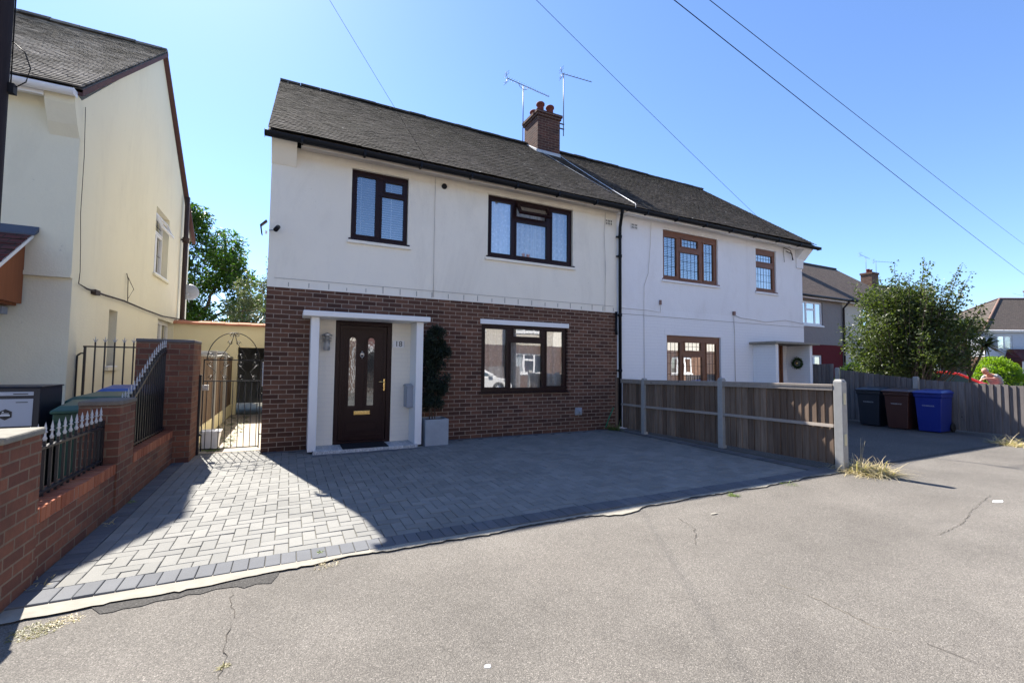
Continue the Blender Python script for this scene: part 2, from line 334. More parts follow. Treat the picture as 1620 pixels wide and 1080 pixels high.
def window(par,f,a0,a1,z0,z1,panes,frame,kind='curtain',leadc=None,sill=True,sillmat=None,rec=.05,open_i=None,seed=0,simple_=False):
    """panes: (a0,a1,top,bottom) fractions of the opening (top,bottom from the top)"""
    rnd=random.Random(seed); w=a1-a0; h=z1-z0
    P=[(a0+w*p[0],a0+w*p[1],z1-h*p[3],z1-h*p[2]) for p in panes]
    m=MB(); holed(m,f,a0+.002,a1-.002,z0+.002,z1-.002,-rec-.07,-rec,P)
    win=m.build('window',frame,par,bevel=0 if simple_ else .004)
    if not simple_:
        m=MB()
        for i,p in enumerate(P):
            e=.028
            if i==open_i: continue
            holed(m,f,p[0]-e,p[1]+e,p[2]-e,p[3]+e,-rec+.001,-rec+.014,[(p[0]+.004,p[1]-.004,p[2]+.004,p[3]-.004)])
        m.build('sash_frame',frame,win,bevel=.003)
    for i,p in enumerate(P):
        if i==open_i: continue
        g=MB(); dd=-rec-.02
        g.quad(f(p[0]-.01,dd,p[2]-.01),f(p[1]+.01,dd,p[2]-.01),f(p[1]+.01,dd,p[3]+.01),f(p[0]-.01,dd,p[3]+.01)).build('pane',M['glass'],win)
        if leadc:
            l=MB(); nx=max(2,round((p[1]-p[0])/leadc[0])); nz=max(2,round((p[3]-p[2])/leadc[1]))
            for k in range(1,nx):
                a=p[0]+(p[1]-p[0])*k/nx; slab(l,f,a-.004,a+.004,dd+.001,dd+.005,p[2],p[3])
            for k in range(1,nz):
                z=p[2]+(p[3]-p[2])*k/nz; slab(l,f,p[0],p[1],dd+.0015,dd+.0055,z-.004,z+.004)
            l.build('lead_strips',M['black'],win)
    if kind=='curtain':
        c=MB(); n=int(w/.012); ph=rnd.random()*6
        vs=[];
        for k in range(n+1):
            a=a0+w*k/n; d=-rec-.12+.022*math.sin(a*48+ph+1.5*math.sin(a*7))+.012*math.sin(a*103+ph)
            vs+=[f(a,d,z0),f(a,d*1.0+.004*math.sin(a*31),z1)]
        c.add(vs,[(2*k,2*k+2,2*k+3,2*k+1) for k in range(n)],True).build('net_curtain',M['lace'] if not simple_ else M['curtain'],win)
    elif kind=='blind':
        c=MB(); z=z0+.04
        while z<z1-.03:
            c.quad(f(a0+.03,-rec-.11,z-.012),f(a1-.03,-rec-.11,z-.012),f(a1-.03,-rec-.145,z+.014),f(a0+.03,-rec-.145,z+.014)); z+=.043
        for a in (a0+w*.18,a0+w*.72): slab(c,f,a-.004,a+.004,-rec-.105,-rec-.100,z0+.04,z1-.04)
        c.build('venetian_blind',M['blind'],win)
    # dark lining so the room reads as a room
    if kind!='none':
        r=MB(); D=-1.6 if kind=='room' else -rec-.35
        r.add([f(a0,-rec-.075,z0),f(a1,-rec-.075,z0),f(a1,-rec-.075,z1),f(a0,-rec-.075,z1),f(a0,D,z0),f(a1,D,z0),f(a1,D,z1),f(a0,D,z1)],
              [(0,1,5,4),(1,2,6,5),(2,3,7,6),(3,0,4,7),(4,5,6,7)])
        r.build('room_lining',M['dark'],win)
    if sill:
        s=MB(); slab(s,f,a0-.035,a1+.035,-rec,.03,z0-.028,z0); s.build('sill',frame,win,bevel=.004)
        if sillmat:
            s=MB(); slab(s,f,a0-.06,a1+.06,-.02,.045,z0-.085,z0-.032); s.build('stone_sill',sillmat,win,bevel=.006)
    return win
def tiles(x0,x1,y0,z0,y1,z1,seed=1,jit=1.,gauge=.1,tw=.165,thk=.0105):
    """individually laid plain tiles on a slope rising from (y0,z0) to (y1,z1)"""
    rnd=random.Random(seed); mb=MB(); L=math.hypot(y1-y0,z1-z0); dy,dz=(y1-y0)/L,(z1-z0)/L; ny,nz=-dz,dy
    n=int(L/gauge); 
    for i in range(n+1):
        s0=i*gauge-.02; off=(i%2)*tw/2; k0=int((x0-off)/tw)-1; k1=int((x1-off)/tw)+1
        cy=rnd.uniform(-.003,.003)
        for k in range(k0,k1+1):
            a=off+k*tw+.0015; b=a+tw-.0018
            a=max(a,x0); b=min(b,x1)
            if b-a<.02: continue
            sag=.012*math.sin(a*.55+1.)+.006*math.sin(a*2.1)
            j=rnd.uniform(-.004,.004)*jit; t=thk+rnd.uniform(0,.004)*jit; s=s0+cy+rnd.uniform(-.004,.004)*jit; e=min(s+gauge+.05,L+.01)
            tilt=rnd.uniform(-.003,.003)*jit
            h0=.011+j*.7+sag; h1=.001+sag
            def P(x,s_,h): return (x,y0+dy*s_+ny*h,z0+dz*s_+nz*h)
            mb.add([P(a,s,h0-tilt),P(b,s,h0+tilt),P(b,e,h1),P(a,e,h1),P(a,s,h0+t-tilt),P(b,s,h0+t+tilt),P(b,e,h1+t*.6),P(a,e,h1+t*.6)],
                   [(4,5,6,7),(0,1,5,4),(3,0,4,7),(1,2,6,5)])
    return mb
# ------------------------------------------------------------------ ground
g=MB(); g.quad((-300,-300,-.22),(400,-300,-.22),(400,500,-.22),(-300,500,-.22)); struct(g.build('ground',M['soil']))
def jag(x0,x1,step,y,amp,seed,fn=None):
    rnd=random.Random(seed); pts=[]; x=x0
    while x<x1: pts.append((x,y+rnd.uniform(-amp,amp)+(fn(x) if fn else 0))); x+=step*rnd.uniform(.5,1.4)
    pts.append((x1,y)); return pts
def strip(pts,yback,z): # polygon strip between jagged edge and line
    m=MB(); 
    for (xa,ya),(xb,yb) in zip(pts[:-1],pts[1:]): m.quad((xa,ya,z),(xb,yb,z),(xb,yback,z),(xa,yback,z))
    return m
m=MB(); m.quad((-60,-9.2,-.018),(120,-9.2,-.018),(120,-4.40,-.018),(-60,-4.40,-.018)); struct(m.build('footway',M['asphalt']))
m=MB(); m.box(-60,120,-9.33,-9.2,-.2,-.012); struct(m.build('kerb',M['postcon'],bevel=.01))
m=MB(); m.quad((-60,-13.0,-.10),(120,-13.0,-.10),(120,-9.33,-.10),(-60,-9.33,-.10)); struct(m.build('road',M['road']))
m=MB(); m.box(-60,120,-15.2,-13.0,-.2,-.008); struct(m.build('far_footway',M['asphalt']))
def bulge(x):
    base=-.135+.09*min(1,max(0,(x+1.0)/2.2)) if x<1.2 else -.045+.012*math.sin(x*2.3)
    return base-.10*math.exp(-((x-3.25)/.28)**2)-.035*math.exp(-((x-.2)/.3)**2)+.02*math.sin(x*3.1)+.012*math.sin(x*9.)
m=strip(jag(-1.12,7.25,.05,-4.47,.014,3,bulge),-4.44,-.006); struct(m.build('concrete_edging',M['concrete']))
# black repair asphalt beside the edging
def patchpoly(c,pts,z,mat,name):
    m=MB(); m.quad(*[(c[0]+a,c[1]+b,z) for a,b in pts]); return struct(m.build(name,mat))
rr=random.Random(5)
edge_up=[(-.62+.06*i,-4.575-.01*math.sin(i*1.7)) for i in range(17)]
edge_dn=[(x+rr.uniform(-.015,.015),-4.63-.035*abs(math.sin((x+.7)*5))-rr.uniform(0,.05)) for x,_ in edge_up]
m=MB()
for i in range(16): m.quad((edge_dn[i][0],edge_dn[i][1] if 0<i else -4.6,-.014),(edge_dn[i+1][0],edge_dn[i+1][1] if i<15 else -4.6,-.014),(edge_up[i+1][0],edge_up[i+1][1]+.03,-.014),(edge_up[i][0],edge_up[i][1]+.03,-.014))
struct(m.build('asphalt_patch',M['patch']))
def crack(pts,w,mat,seed):
    rnd=random.Random(seed); P=[]
    for (xa,ya),(xb,yb) in zip(pts[:-1],pts[1:]):
        n=max(2,int(math.hypot(xb-xa,yb-ya)/.035))
        for k in range(n): t=k/n; P.append((xa+(xb-xa)*t+rnd.uniform(-.012,.012),ya+(yb-ya)*t+rnd.uniform(-.012,.012)))
    P.append(pts[-1]); m=MB()
    vs=[]
    for i,p in enumerate(P):
        a=P[max(i-1,0)]; b=P[min(i+1,len(P)-1)]; dx,dy=b[0]-a[0],b[1]-a[1]; L=math.hypot(dx,dy) or 1; ww=w*.6*rnd.uniform(.1,1.)*(0.15 if i in (0,len(P)-1) else 1)
        vs+=[(p[0]-dy/L*ww,p[1]+dx/L*ww,-.014),(p[0]+dy/L*ww,p[1]-dx/L*ww,-.014)]
    m.add(vs,[(2*i,2*i+1,2*i+3,2*i+2) for i in range(len(P)-1)])
    return struct(m.build('pavement_crack',mat))
CR=[]
# driveway of individual blocks
def blocks(lst,seed,top=.0,ch=.0035,gap=.0022):
    rnd=random.Random(seed); mb=MB()
    for (x0,x1,y0,y1) in lst:
        x0+=gap;x1-=gap;y0+=gap;y1-=gap; z=top+rnd.uniform(-.002,.002)+.006*math.sin(x0*1.3+.7)*math.sin(y0*1.7); tx=rnd.uniform(-.002,.002); c=ch
        mb.add([(x0,y0,z-.05),(x1,y0,z-.05),(x1,y1,z-.05),(x0,y1,z-.05),(x0,y0,z-c),(x1,y0,z-c+tx),(x1,y1,z-c+tx),(x0,y1,z-c),
                (x0+c,y0+c,z),(x1-c,y0+c,z+tx),(x1-c,y1-c,z+tx),(x0+c,y1-c,z)],
               [(0,1,5,4),(1,2,6,5),(2,3,7,6),(3,0,4,7),(4,5,9,8),(5,6,10,9),(6,7,11,10),(7,4,8,11),(8,9,10,11)])
    return mb
m=MB(); m.quad((-1.10,-4.47,-.011),(7.35,-4.47,-.011),(7.35,.45,-.011),(-1.10,.45,-.011)); struct(m.build('driveway_bed',M['joint']))
XL,XR,YF,YB=-.80,6.85,-4.26,.30
u=.0997; lst=[]
nx=int((XR-XL)/u); ny=int((YB-YF)/u)
def inhouse(x,y): return x>-.0 and y>-.10
for i in range(nx):
    for j in range(ny):
        k=(i-j)%4; x=XL+i*u; y=YF+j*u
        if k==0: r=(x,x+2*u,y,y+u)
        elif k==2: r=(x,x+u,y-u,y+u)
        elif k==1 and i==0: r=(x,x+u,y,y+u)
        elif k==3 and j==ny-1: r=(x,x+u,y,y+u)
        else: continue
        if r[2]<YF-1e-4: r=(r[0],r[1],YF,r[3])
        r=(r[0],min(r[1],XL+nx*u),r[2],r[3])
        if inhouse((r[0]+r[1])/2,(r[2]+r[3])/2): continue
        lst.append(r)
lst+= [(XL-.0997,XL,y*.1994+YF,y*.1994+YF+.1994) for y in range(23)]
drv=blocks(lst,2).build('driveway',M['paver'],fix=False); struct(drv)
bl=[]
x=-1.05
while x<7.2: bl.append((x,x+.0997,-4.26-.1994,-4.26)); x+=.0997
y=-4.26
while y<.3: bl.append((XL-.0997-.1994+.05,XL-.0997,y,y+.0997)); y+=.0997
y=-4.26
while y<-.2: bl.append((6.85,7.06,y,y+.0997)); y+=.0997
x=0.02
while x<7.0:
    if not (.5<x<2.5): bl.append((x,x+.209,-.0997,-.005))
    x+=.209
bl+=[(x*.209+.5,x*.209+.709,-.66,-.56) for x in range(10)]
struct(blocks(bl,4,top=.003).build('paving_border',M['charcoal'],fix=False))
m=MB(); m.quad((7.2,-4.45,-.008),(14.6,-4.45,-.008),(14.6,0,-.008),(7.2,0,-.008)); struct(m.build('neighbour_driveway',M['tarmac']))
m=MB(); m.quad((-1.15,.30,-.007),(0.0,.30,-.007),(0.0,6.0,-.007),(-1.15,6.0,-.007)); struct(m.build('side_path',M['pathcon']))
m=MB(); m.quad((-8,-4.45,-.02),(-1.2,-4.45,-.02),(-1.2,8,-.02),(-8,8,-.02)); struct(m.build('neighbour_front_garden',M['postcon']))
m=MB(); m.quad((14.7,-4.5,-.19),(80,-4.5,-.19),(80,4.8,-.19),(14.7,4.8,-.19)); struct(m.build('side_street',M['tarmac']))
for sd,(pts,w,mt) in enumerate([([(3.264,-6.10),(3.313,-6.33),(3.292,-6.50),(3.286,-6.66),(3.376,-6.754)],.0045,'crackpale'),([(3.30,-6.25),(3.30,-6.5),(3.27,-6.66)],.004,'crack'),([(3.357,-6.83),(3.374,-6.915),(3.36,-6.99),(3.379,-7.08)],.004,'crack'),
    ([(5.36,-6.156),(5.92,-6.12),(6.75,-5.955),(7.53,-5.83)],.006,'crack'),([(3.687,-4.88),(3.575,-5.177),(3.28,-5.448)],.005,'crack'),
    ([(.075,-4.70),(.123,-5.077),(.11,-5.253),(.127,-5.457),(.119,-5.62)],.005,'crack')]): crack(pts,w,M[mt],sd+20)
# ------------------------------------------------------------------ the brick house (left half of the semi)
RY,RZ=3.72,8.08; EY,EZ=-.30,5.0    # ridge / eave of the roof plane
def house_shell(par,x0,x1,lower,upper,holes_lo,holes_up,band,fY=0.,Z1=2.60,ZT=4.93,gl=None,gr=None,dep=7.44):
    f=mapY(fY)
    m=MB(); holed(m,f,x0,x1,-.05,Z1,-.25,0,holes_lo); wl=m.build('wall',lower,par)
    m=MB(); holed(m,f,x0+.002,x1-.002,Z1,ZT,-.25,-.014,holes_up)
    # bell-cast drip above the lower wall
    m.add([f(x0,0,Z1+.001),f(x1,0,Z1+.001),f(x1,-.012,Z1+.16),f(x0,-.012,Z1+.16),f(x0,-.05,Z1+.001),f(x1,-.05,Z1+.001),f(x1,-.05,Z1+.16),f(x0,-.05,Z1+.16)],[(0,1,2,3),(0,3,7,4),(1,5,6,2),(0,4,5,1)])
    wu=m.build('upper_wall',upper,par)
    return wl,wu
def gable(par,x0,x1,y0,y1,ze,yr,zr,mat,name='side_wall',z0=-.05):
    m=MB(); poly=[(y0,z0),(y1,z0),(y1,ze),(yr,zr),(y0,ze)]
    m.prism(poly,lambda a,b:(x0,a,b),lambda a,b:(x1,a,b)); return m.build(name,mat,par)
def roof(par,x0,x1,mat,seed,thk=.013,jit=.6,verge_l=True,verge_r=True,gut='black',gx0=None,gx1=None,fY=0.):
    r=tiles(x0,x1,EY-.03+fY,EZ,RY+fY,RZ,seed,jit,thk=thk).build('roof',mat,par,fix=False)
    m=MB(); m.hexa([(x0,EY+fY,EZ-.05),(x1,EY+fY,EZ-.05),(x1,RY+fY,RZ-.06),(x0,RY+fY,RZ-.06),(x0,EY+fY,EZ-.005),(x1,EY+fY,EZ-.005),(x1,RY+fY,RZ-.012),(x0,RY+fY,RZ-.012)])
    m.hexa([(x0,RY+fY,RZ-.06),(x1,RY+fY,RZ-.06),(x1,7.8+fY,EZ-.1),(x0,7.8+fY,EZ-.1),(x0,RY+fY,RZ),(x1,RY+fY,RZ),(x1,7.8+fY,EZ-.05),(x0,7.8+fY,EZ-.05)])
    m.build('roof_deck',mat,r)
    # ridge tiles
    m=MB(); x=x0; rnd=random.Random(seed)
    while x<x1-.05:
        L=min(.44,x1-x); dz=rnd.uniform(-.008,.008)+ .01*math.sin(x*.9); rr_=.115
        prof=[(rr_*math.cos(t*math.pi/8),rr_*.8*math.sin(t*math.pi/8)) for t in range(9)]
        m.prism(prof,lambda a,b,x=x,dz=dz:(x+.004,RY+fY+a,RZ-.02+b+dz),lambda a,b,x=x,dz=dz,L=L:(x+L-.004,RY+fY+a,RZ-.02+b+dz)); x+=L
    m.build('ridge_tiles',mat,r)
    return r
def gutter(par,x0,x1,mat,fY=0.,z=EZ-.075,y=-.365):
    m=MB(); n=9; pr=[]
    for k in range(n): t=math.pi+math.pi*k/(n-1); pr.append((.066*math.cos(t),.070*math.sin(t)))
    for k in range(n)[::-1]: t=math.pi+math.pi*k/(n-1); pr.append((.062*math.cos(t),.064*math.sin(t)+.004))
    m.prism(pr,lambda a,b:(x0,y+fY+a,z+b),lambda a,b:(x1,y+fY+a,z+b))
    x=x0+.5
    while x<x1-.2: m.box(x,x+.035,y+fY-.072,y+fY+.06,z-.078,z+.014); x+=.95
    m.box(x0-.004,x0,y+fY-.066,y+fY+.066,z-.070,z+.01); m.box(x1,x1+.004,y+fY-.066,y+fY+.066,z-.070,z+.01)
    return m.build('gutter',mat,par)
def eaves(par,x0,x1,mat,fY=0.):
    m=MB(); m.box(x0,x1,-.30+fY,-.278+fY,EZ-.17,EZ-.03); m.box(x0,x1,-.277+fY,.0+fY,EZ-.10,EZ-.08); return m.build('fascia',mat,par)
H=empty('brick_house',(0,0,0),0,'brick and cream rendered half of the pair, with dark maroon door and two-tone front','house')
F0=mapY(0); F1=mapY(.014)
W1=(1.23,2.21,3.545,4.775); W2=(3.79,5.80,3.545,4.785); GW=(3.68,5.67,.86,2.19); DOOR=(1.04,1.97,.02,2.12)
house_shell(H,0,7.0,M['brick'],M['render'],[GW,DOOR],[W1,W2],None)
gable(H,.002,.25,.251,7.4,EZ-.05,RY,RZ-.08,M['render'])
m=MB(); m.box(.0,7.0,7.40,7.6,-.05,4.9); m.build('rear_wall',M['render'],H)
m=MB(); m.box(6.9,7.0,.26,7.39,-.05,4.9); m.box(.26,6.89,.26,7.39,2.55,2.62); m.box(.26,6.89,.26,7.39,4.86,4.9); m.build('inner_wall',M['dark'],H)
roof(H,-.05,7.0,M['tile'],3)
gutter(H,-.09,7.02,M['black']); eaves(H,.42,7.0,M['soffit'])
m=MB(); m.hexa([(-.0,.0,4.60),(.36,.0,4.60),(.36,.05,4.60),(-.0,.05,4.60),(-.0,-.29,4.93),(.36,-.29,4.93),(.36,.05,4.93),(-.0,.05,4.93)]); 
m.build('eaves_corbel',M['render'],H)
P1=[(.09,.42,.08,.93),(.585,.905,.10,.25),(.53,.93,.32,.94)]
P2=[(.045,.27,.08,.935),(.33,.68,.08,.27),(.325,.685,.36,.935),(.75,.955,.08,.93)]
P3=[(.045,.285,.06,.93),(.36,.68,.045,.165),(.33,.695,.255,.94),(.75,.955,.06,.92)]
window(H,F1,*W1,P1,M['upvc'],'blind',sillmat=M['render'],seed=1)
w2=window(H,F1,*W2,P2,M['upvc'],'curtain',sillmat=M['render'],open_i=1,seed=2)
# open top light of the bedroom window
a0,a1=W2[0]+2.01*.33,W2[0]+2.01*.68; zt=W2[3]-.07*1.24; zb=zt-.27
def openf(a,d,z):  # hinge at the top, swung outwards 32 degrees
    t=R(34); h=zt-z; return (a,.014-(-.05+d*math.cos(t)+h*math.sin(t)),zt-h*math.cos(t)+d*math.sin(t))
m=MB(); holed(m,openf,a0-.03,a1+.03,zb-.03,zt+.02,0,.05,[(a0+.03,a1-.03,zb+.03,zt-.04)]); s_=m.build('opened_top_light',M['upvc'],w2,bevel=.004)
m=MB(); m.quad(openf(a0+.02,.02,zb+.02),openf(a1-.02,.02,zb+.02),openf(a1-.02,.02,zt-.03),openf(a0+.02,.02,zt-.03)).build('pane',M['glass'],s_)
window(H,F0,*GW,P3,M['upvc'],'curtain',seed=3)
m=MB(); m.box(3.65,5.69,-.018,.10,2.192,2.285); m.build('lintel',M['white'],H,bevel=.004)
# door
D=MB(); holed(D,F0,1.04,1.97,.02,2.12,-.10,-.012,[(1.115,1.895,.09,2.045)]); 
door=D.build('door',M['upvc'],H,bevel=.004)
GL=[(1.27,1.375),(1.575,1.68)]
def arch(xa,xb,z0,zt,e=0,n=10):
    cx=(xa+xb)/2; r=(xb-xa)/2+e; zc=zt-(xb-xa)/2
    return [(cx-r,z0-e),(cx+r,z0-e)]+[(cx+r*math.cos(math.pi*k/n),zc+r*math.sin(math.pi*k/n)) for k in range(n+1)]
m=MB(); holed(m,F0,1.12,1.89,.095,2.04,-.09,-.04,[(GL[0][0],GL[0][1],.68,1.80),(GL[1][0],GL[1][1],.68,1.80)])
for xa,xb in GL: # moulding ring
    o_=arch(xa,xb,.68,1.84,.045); i_=arch(xa,xb,.68,1.84,.0)
    n=len(o_)
    for k in range(n):
        a,b,c,d=o_[k],o_[(k+1)%n],i_[(k+1)%n],i_[k]
        m.add([(a[0],.036,a[1]),(b[0],.036,b[1]),(c[0],.036,c[1]),(d[0],.036,d[1]),(a[0],.026,a[1]),(b[0],.026,b[1]),(c[0],.03,c[1]),(d[0],.03,d[1])],[(4,5,6,7),(0,1,5,4),(3,2,6,7)])
# sunk rectangles / mouldings
for x0_,x1_,z0_,z1_ in ((1.155,1.855,.14,2.0),(1.22,1.79,.22,.43)):
    for e,d0 in ((.0,.038),(.025,.032)):
        holed(m,F0,x0_+e,x1_-e,z0_+e,z1_-e,-.0405,-d0+.0005*e,[(x0_+e+.016,x1_-e-.016,z0_+e+.016,z1_-e-.016)])
leaf=m.build('door_leaf',M['upvc'],door,bevel=.003)
m=MB()
for xa,xb in GL:
    p=arch(xa,xb,.68,1.84,0); m.quad(*[(x,.031,z) for x,z in p])
m.build('door_glass',M['obsc'],door)
m=MB(); m.box(1.365,1.63,.018,.034,.525,.592); m.box(1.378,1.617,.010,.02,.538,.579); m.build('letter_plate',M['brass'],door,bevel=.003)
m=MB(); m.box(1.845,1.872,.020,.034,.93,1.13); m.tube([(1.858,.02,1.08),(1.858,-.02,1.08),(1.79,-.03,1.085),(1.765,-.02,1.08)],.009,8); m.lathe([(0,-.006),(.011,-.006),(.011,.004)],(1.858,.016,.985),10,'y'); m.build('door_handle',M['brass'],door,bevel=.002)
m=MB(); n=14
m.tube([(1.478+.032*math.sin(2*math.pi*k/n),.022,1.545-.036*math.cos(2*math.pi*k/n)) for k in range(n+1)],.008,6); m.lathe([(0,0),(.016,0),(.012,-.02),(0,-.022)],(1.478,.034,1.60),10,'y'); m.tube([(1.478,.024,1.515),(1.478,.024,1.475)],[.008,.003],6); m.box(1.446,1.51,.018,.03,1.545,1.565); m.build('door_knocker',M['steel'],door)
# porch
porch=empty('porch',(0,0,0)); porch.parent=H
for (a,b) in ((.645,.765),(2.30,2.42)):
    m=MB(); m.box(a,b,-.43,-.001,.03,2.115); m.build('porch_pillar',M['white'],porch,bevel=.006)
m=MB(); m.box(.525,2.515,-.53,-.001,2.118,2.205); m.build('canopy',M['white'],porch,bevel=.012)
m=MB(); m.box(.766,1.038,-.012,-.001,.05,2.117); m.box(1.972,2.299,-.012,-.001,.05,2.117); m.build('porch_lining',M['porchpaint'],porch)
def tilem():
    t=NT('patterned_step_tiles'); v=t.tc.outputs['Object']; b=t.brick(v,.11,.11,.004,(.34,.36,.38),(.50,.51,.52),(.62,.62,.6),.0)
    vv=t.ramp(t.vor(55,out='Distance'),[(.3,.6),(.5,1.15)]); t.color(t.mix(1.,b.outputs[0],vv,'MULTIPLY')).rough(.5,.4); return t.m
m=MB(); m.box(.72,2.34,-.50,.0,-.01,.048); m.box(1.04,1.97,.0,.09,.0,.02); m.build('porch_step',tilem(),porch,bevel=.006)
# chimney
ch=MB(); ch.box(6.60,7.36,3.02,3.84,7.3,8.66); ch.box(6.57,7.39,2.99,3.87,8.665,8.735); ch.box(6.54,7.42,2.96,3.90,8.74,8.815)
chim=ch.build('chimney',M['chbrick'],H)
m=MB(); m.hexa([(6.58,2.98,7.36),(7.38,2.98,7.36),(7.38,3.88,8.0),(6.58,3.88,8.0),(6.58,3.0,7.64),(7.38,3.0,7.64),(7.38,3.86,8.2),(6.58,3.86,8.2)])
m.box(6.52,6.57,2.9,3.7,7.42,7.5) if False else None
m.build('lead_flashing',M['lead'],chim,bevel=.01)
m=MB(); m.hexa([(6.6,3.02,8.816),(7.36,3.02,8.816),(7.36,3.84,8.816),(6.6,3.84,8.816),(6.68,3.1,8.87),(7.28,3.1,8.87),(7.28,3.76,8.87),(6.68,3.76,8.87)]).build('mortar_cap',M['concrete'],chim)
for (x,y,s) in ((6.80,3.22,1.),(7.14,3.24,.98),(6.80,3.62,.86),(7.16,3.62,.9)):
    MB().lathe([(.105,0),(.115,.03),(.105,.05),(.098,.21*s),(.112,.225*s),(.128,.24*s),(.128,.285*s),(.108,.31*s),(.085,.31*s),(.085,.1)],(x,y,8.86),20).build('chimney_pot',M['pot'],chim)
# small wall things
m=MB(); m.lathe([(0,-.02),(.045,-.02),(.052,-.005),(.052,.02),(.0,.02)],(2.88,-.005,4.755),18,'y'); m.build('wall_vent',M['black'],H)
def airbrick(par,x,z,mat):
    m=MB(); holed(m,F0,x-.11,x+.11,z-.07,z+.07,.0,.004,[(x-.09+.045*i,x-.062+.045*i,z-.055+.06*j,z-.01+.06*j) for i in range(4) for j in range(2)]); o=m.build('air_brick',mat,par)
    m=MB(); m.box(x-.105,x+.105,.002,.0085,z-.065,z+.065); m.build('grille_back',M['dark'],o)
airbrick(H,6.78,4.66,M['render'])
m=MB(); m.tube([(2.7,-.01,4.9),(2.7,-.008,4.3),(2.70,-.006,3.6),(2.705,-.004,2.64)],.005,6); m.build('wall_cable',M['soffit'],H); m=MB(); m.tube([(6.66,-.02,4.86),(6.63,-.01,4.4),(6.665,-.01,3.6),(6.65,-.01,2.62)],.005,6); m.build('wall_cable',M['soffit'],H)
m=MB(); m.box(5.86,6.03,-.02,.0,.345,.50); m.box(5.885,6.005,-.055,-.02,.37,.475); m.tube([(5.945,-.05,.42),(5.945,-.10,.41)],.035,10); m.build('boiler_flue',M['galv'],H,bevel=.004)
# movement gaps scored in the bell-cast
m=MB(); rnd=random.Random(3); x=.3
while x<6.9: m.box(x,x+.010,-.0035,.004,2.625,2.625+rnd.uniform(.05,.12)); x+=.30+rnd.uniform(-.02,.02)
m.box(0.1,6.9,-.0035,.001,2.745,2.751)
m.build('drip_joints',simple('grey_joint_dirt',(.32,.30,.28)),H)
# downpipe between the halves
dp=empty('drainpipe',(7.0,0,0),0,'black downpipe running down the wall between the cream and the white halves','drainpipe')
m=MB(); P=lambda x,y,z:(x-7.0,y,z)
m.tube([P(6.86,-.365,4.90),P(6.87,-.34,4.80),P(6.98,-.16,4.66),P(7.035,-.07,4.56),P(7.04,-.06,4.4),P(7.04,-.06,.05)],.036,12); m.build('pipe',M['black'],dp)
m=MB()
for z in (4.35,3.9,2.55,1.3): m=MB(); m.lathe([(.037,-.03),(.046,-.03),(.046,.03),(.037,.03)],P(7.04,-.06,z),12); m.box(-.03,.11,-.03,-.001,z-.015,z+.015); m.build('pipe_collar',M['black'],dp)
m=MB(); m.tube([P(6.93,-.06,2.62),P(6.93,-.06,2.2),P(6.94,-.055,2.1)],.028,10); m.build('branch_pipe',M['black'],dp)
# ------------------------------------------------------------------ white house
H2=empty('white_house',(7,0,0),0,'white painted half of the pair with light brown leaded windows','house')
class Sh:  # shift: parent sits at x=7 so parts are offset back
    pass
root2=H2; H2.location=(7,0,0)
def unshift(o):
    for c in [q for q in bpy.data.objects if q.parent==o]:
        c.location.x-=7.0
W3=(8.43,10.36,3.54,4.75); W4=(11.89,12.77,3.53,4.72); G2=(8.52,10.42,.87,2.16); D2=(12.15,13.0,.02,2.05)
house_shell(H2,7.0,14.0,M['white_brick'],M['white_render'],[G2,D2],[W3,W4],None)
gable(H2,13.75,13.998,.251,7.4,EZ-.05,RY,RZ-.08,M['white_render'])
m=MB(); m.box(7.0,14.0,7.40,7.6,-.05,4.9); m.build('rear_wall',M['white_render'],H2)
m=MB(); m.box(7.01,7.1,.26,7.39,-.05,4.9); m.box(7.11,13.74,.26,7.39,2.55,2.62); m.box(7.11,13.74,.26,7.39,4.86,4.9); m.build('inner_wall',M['dark'],H2)
roof(H2,7.0,14.12,M['tile'],9)
gutter(H2,7.03,14.22,M['black']); eaves(H2,7.0,13.8,M['white_render'])
# corbelled gable shoulder at the right corner
m=MB(); m.prism([(13.7,4.35),(14.003,4.35),(14.03,4.55),(14.16,4.93),(13.7,4.93)],lambda a,b:(a,-.02,b),lambda a,b:(a,.25,b)); m.prism([(-.0,4.60),(.05,4.60),(.05,4.93),(-.29,4.93)],lambda a,b:(13.72,a,b),lambda a,b:(14.12,a,b)); m.build('eaves_corbel',M['white_render'],H2)
Q=[(.03,.25,.13,.93),(.345,.64,.12,.28),(.315,.66,.40,.945),(.745,.935,.13,.93)]
window(H2,F1,*W3,Q,M['brownframe'],'blind',leadc=(.125,.23),sillmat=M['white_render'],seed=5,rec=.04)
window(H2,F1,*W4,[(.05,.87,.13,.30),(.05,.87,.43,.93)],M['brownframe'],'curtain',leadc=(.12,.21),sillmat=M['white_render'],seed=6,rec=.04)
window(H2,F0,*G2,Q,M['brownframe'],'curtain',leadc=(.125,.23),seed=7,rec=.05)
m=MB(); m.box(8.45,10.5,-.006,.0,2.165,2.30); m.build('lintel',M['white_brick'],H2)
p2=empty('porch',(0,0,0)); p2.parent=H2
m=MB(); m.box(11.68,11.80,-.64,-.001,-.01,2.02); m.build('porch_side_wall',M['white_brick'],p2,bevel=.005)
m=MB(); m.box(13.16,13.28,-.64,-.001,-.01,2.02); m.build('porch_side_wall',M['white_brick'],p2,bevel=.005)
m=MB(); m.box(11.52,13.44,-.76,-.001,2.025,2.085); m.build('canopy',M['concrete'],p2,bevel=.01)
m=MB(); holed(m,F0,12.15,13.0,.02,2.05,-.10,-.01,[(12.22,12.93,.08,1.98)]); dr=m.build('door',M['brownframe'],H2,bevel=.004)
m=MB(); m.box(12.225,12.925,.04,.08,.085,1.975); m.build('door_leaf',M['brownframe'],dr)
airbrick(H2,7.53,4.68,M['white_render'])
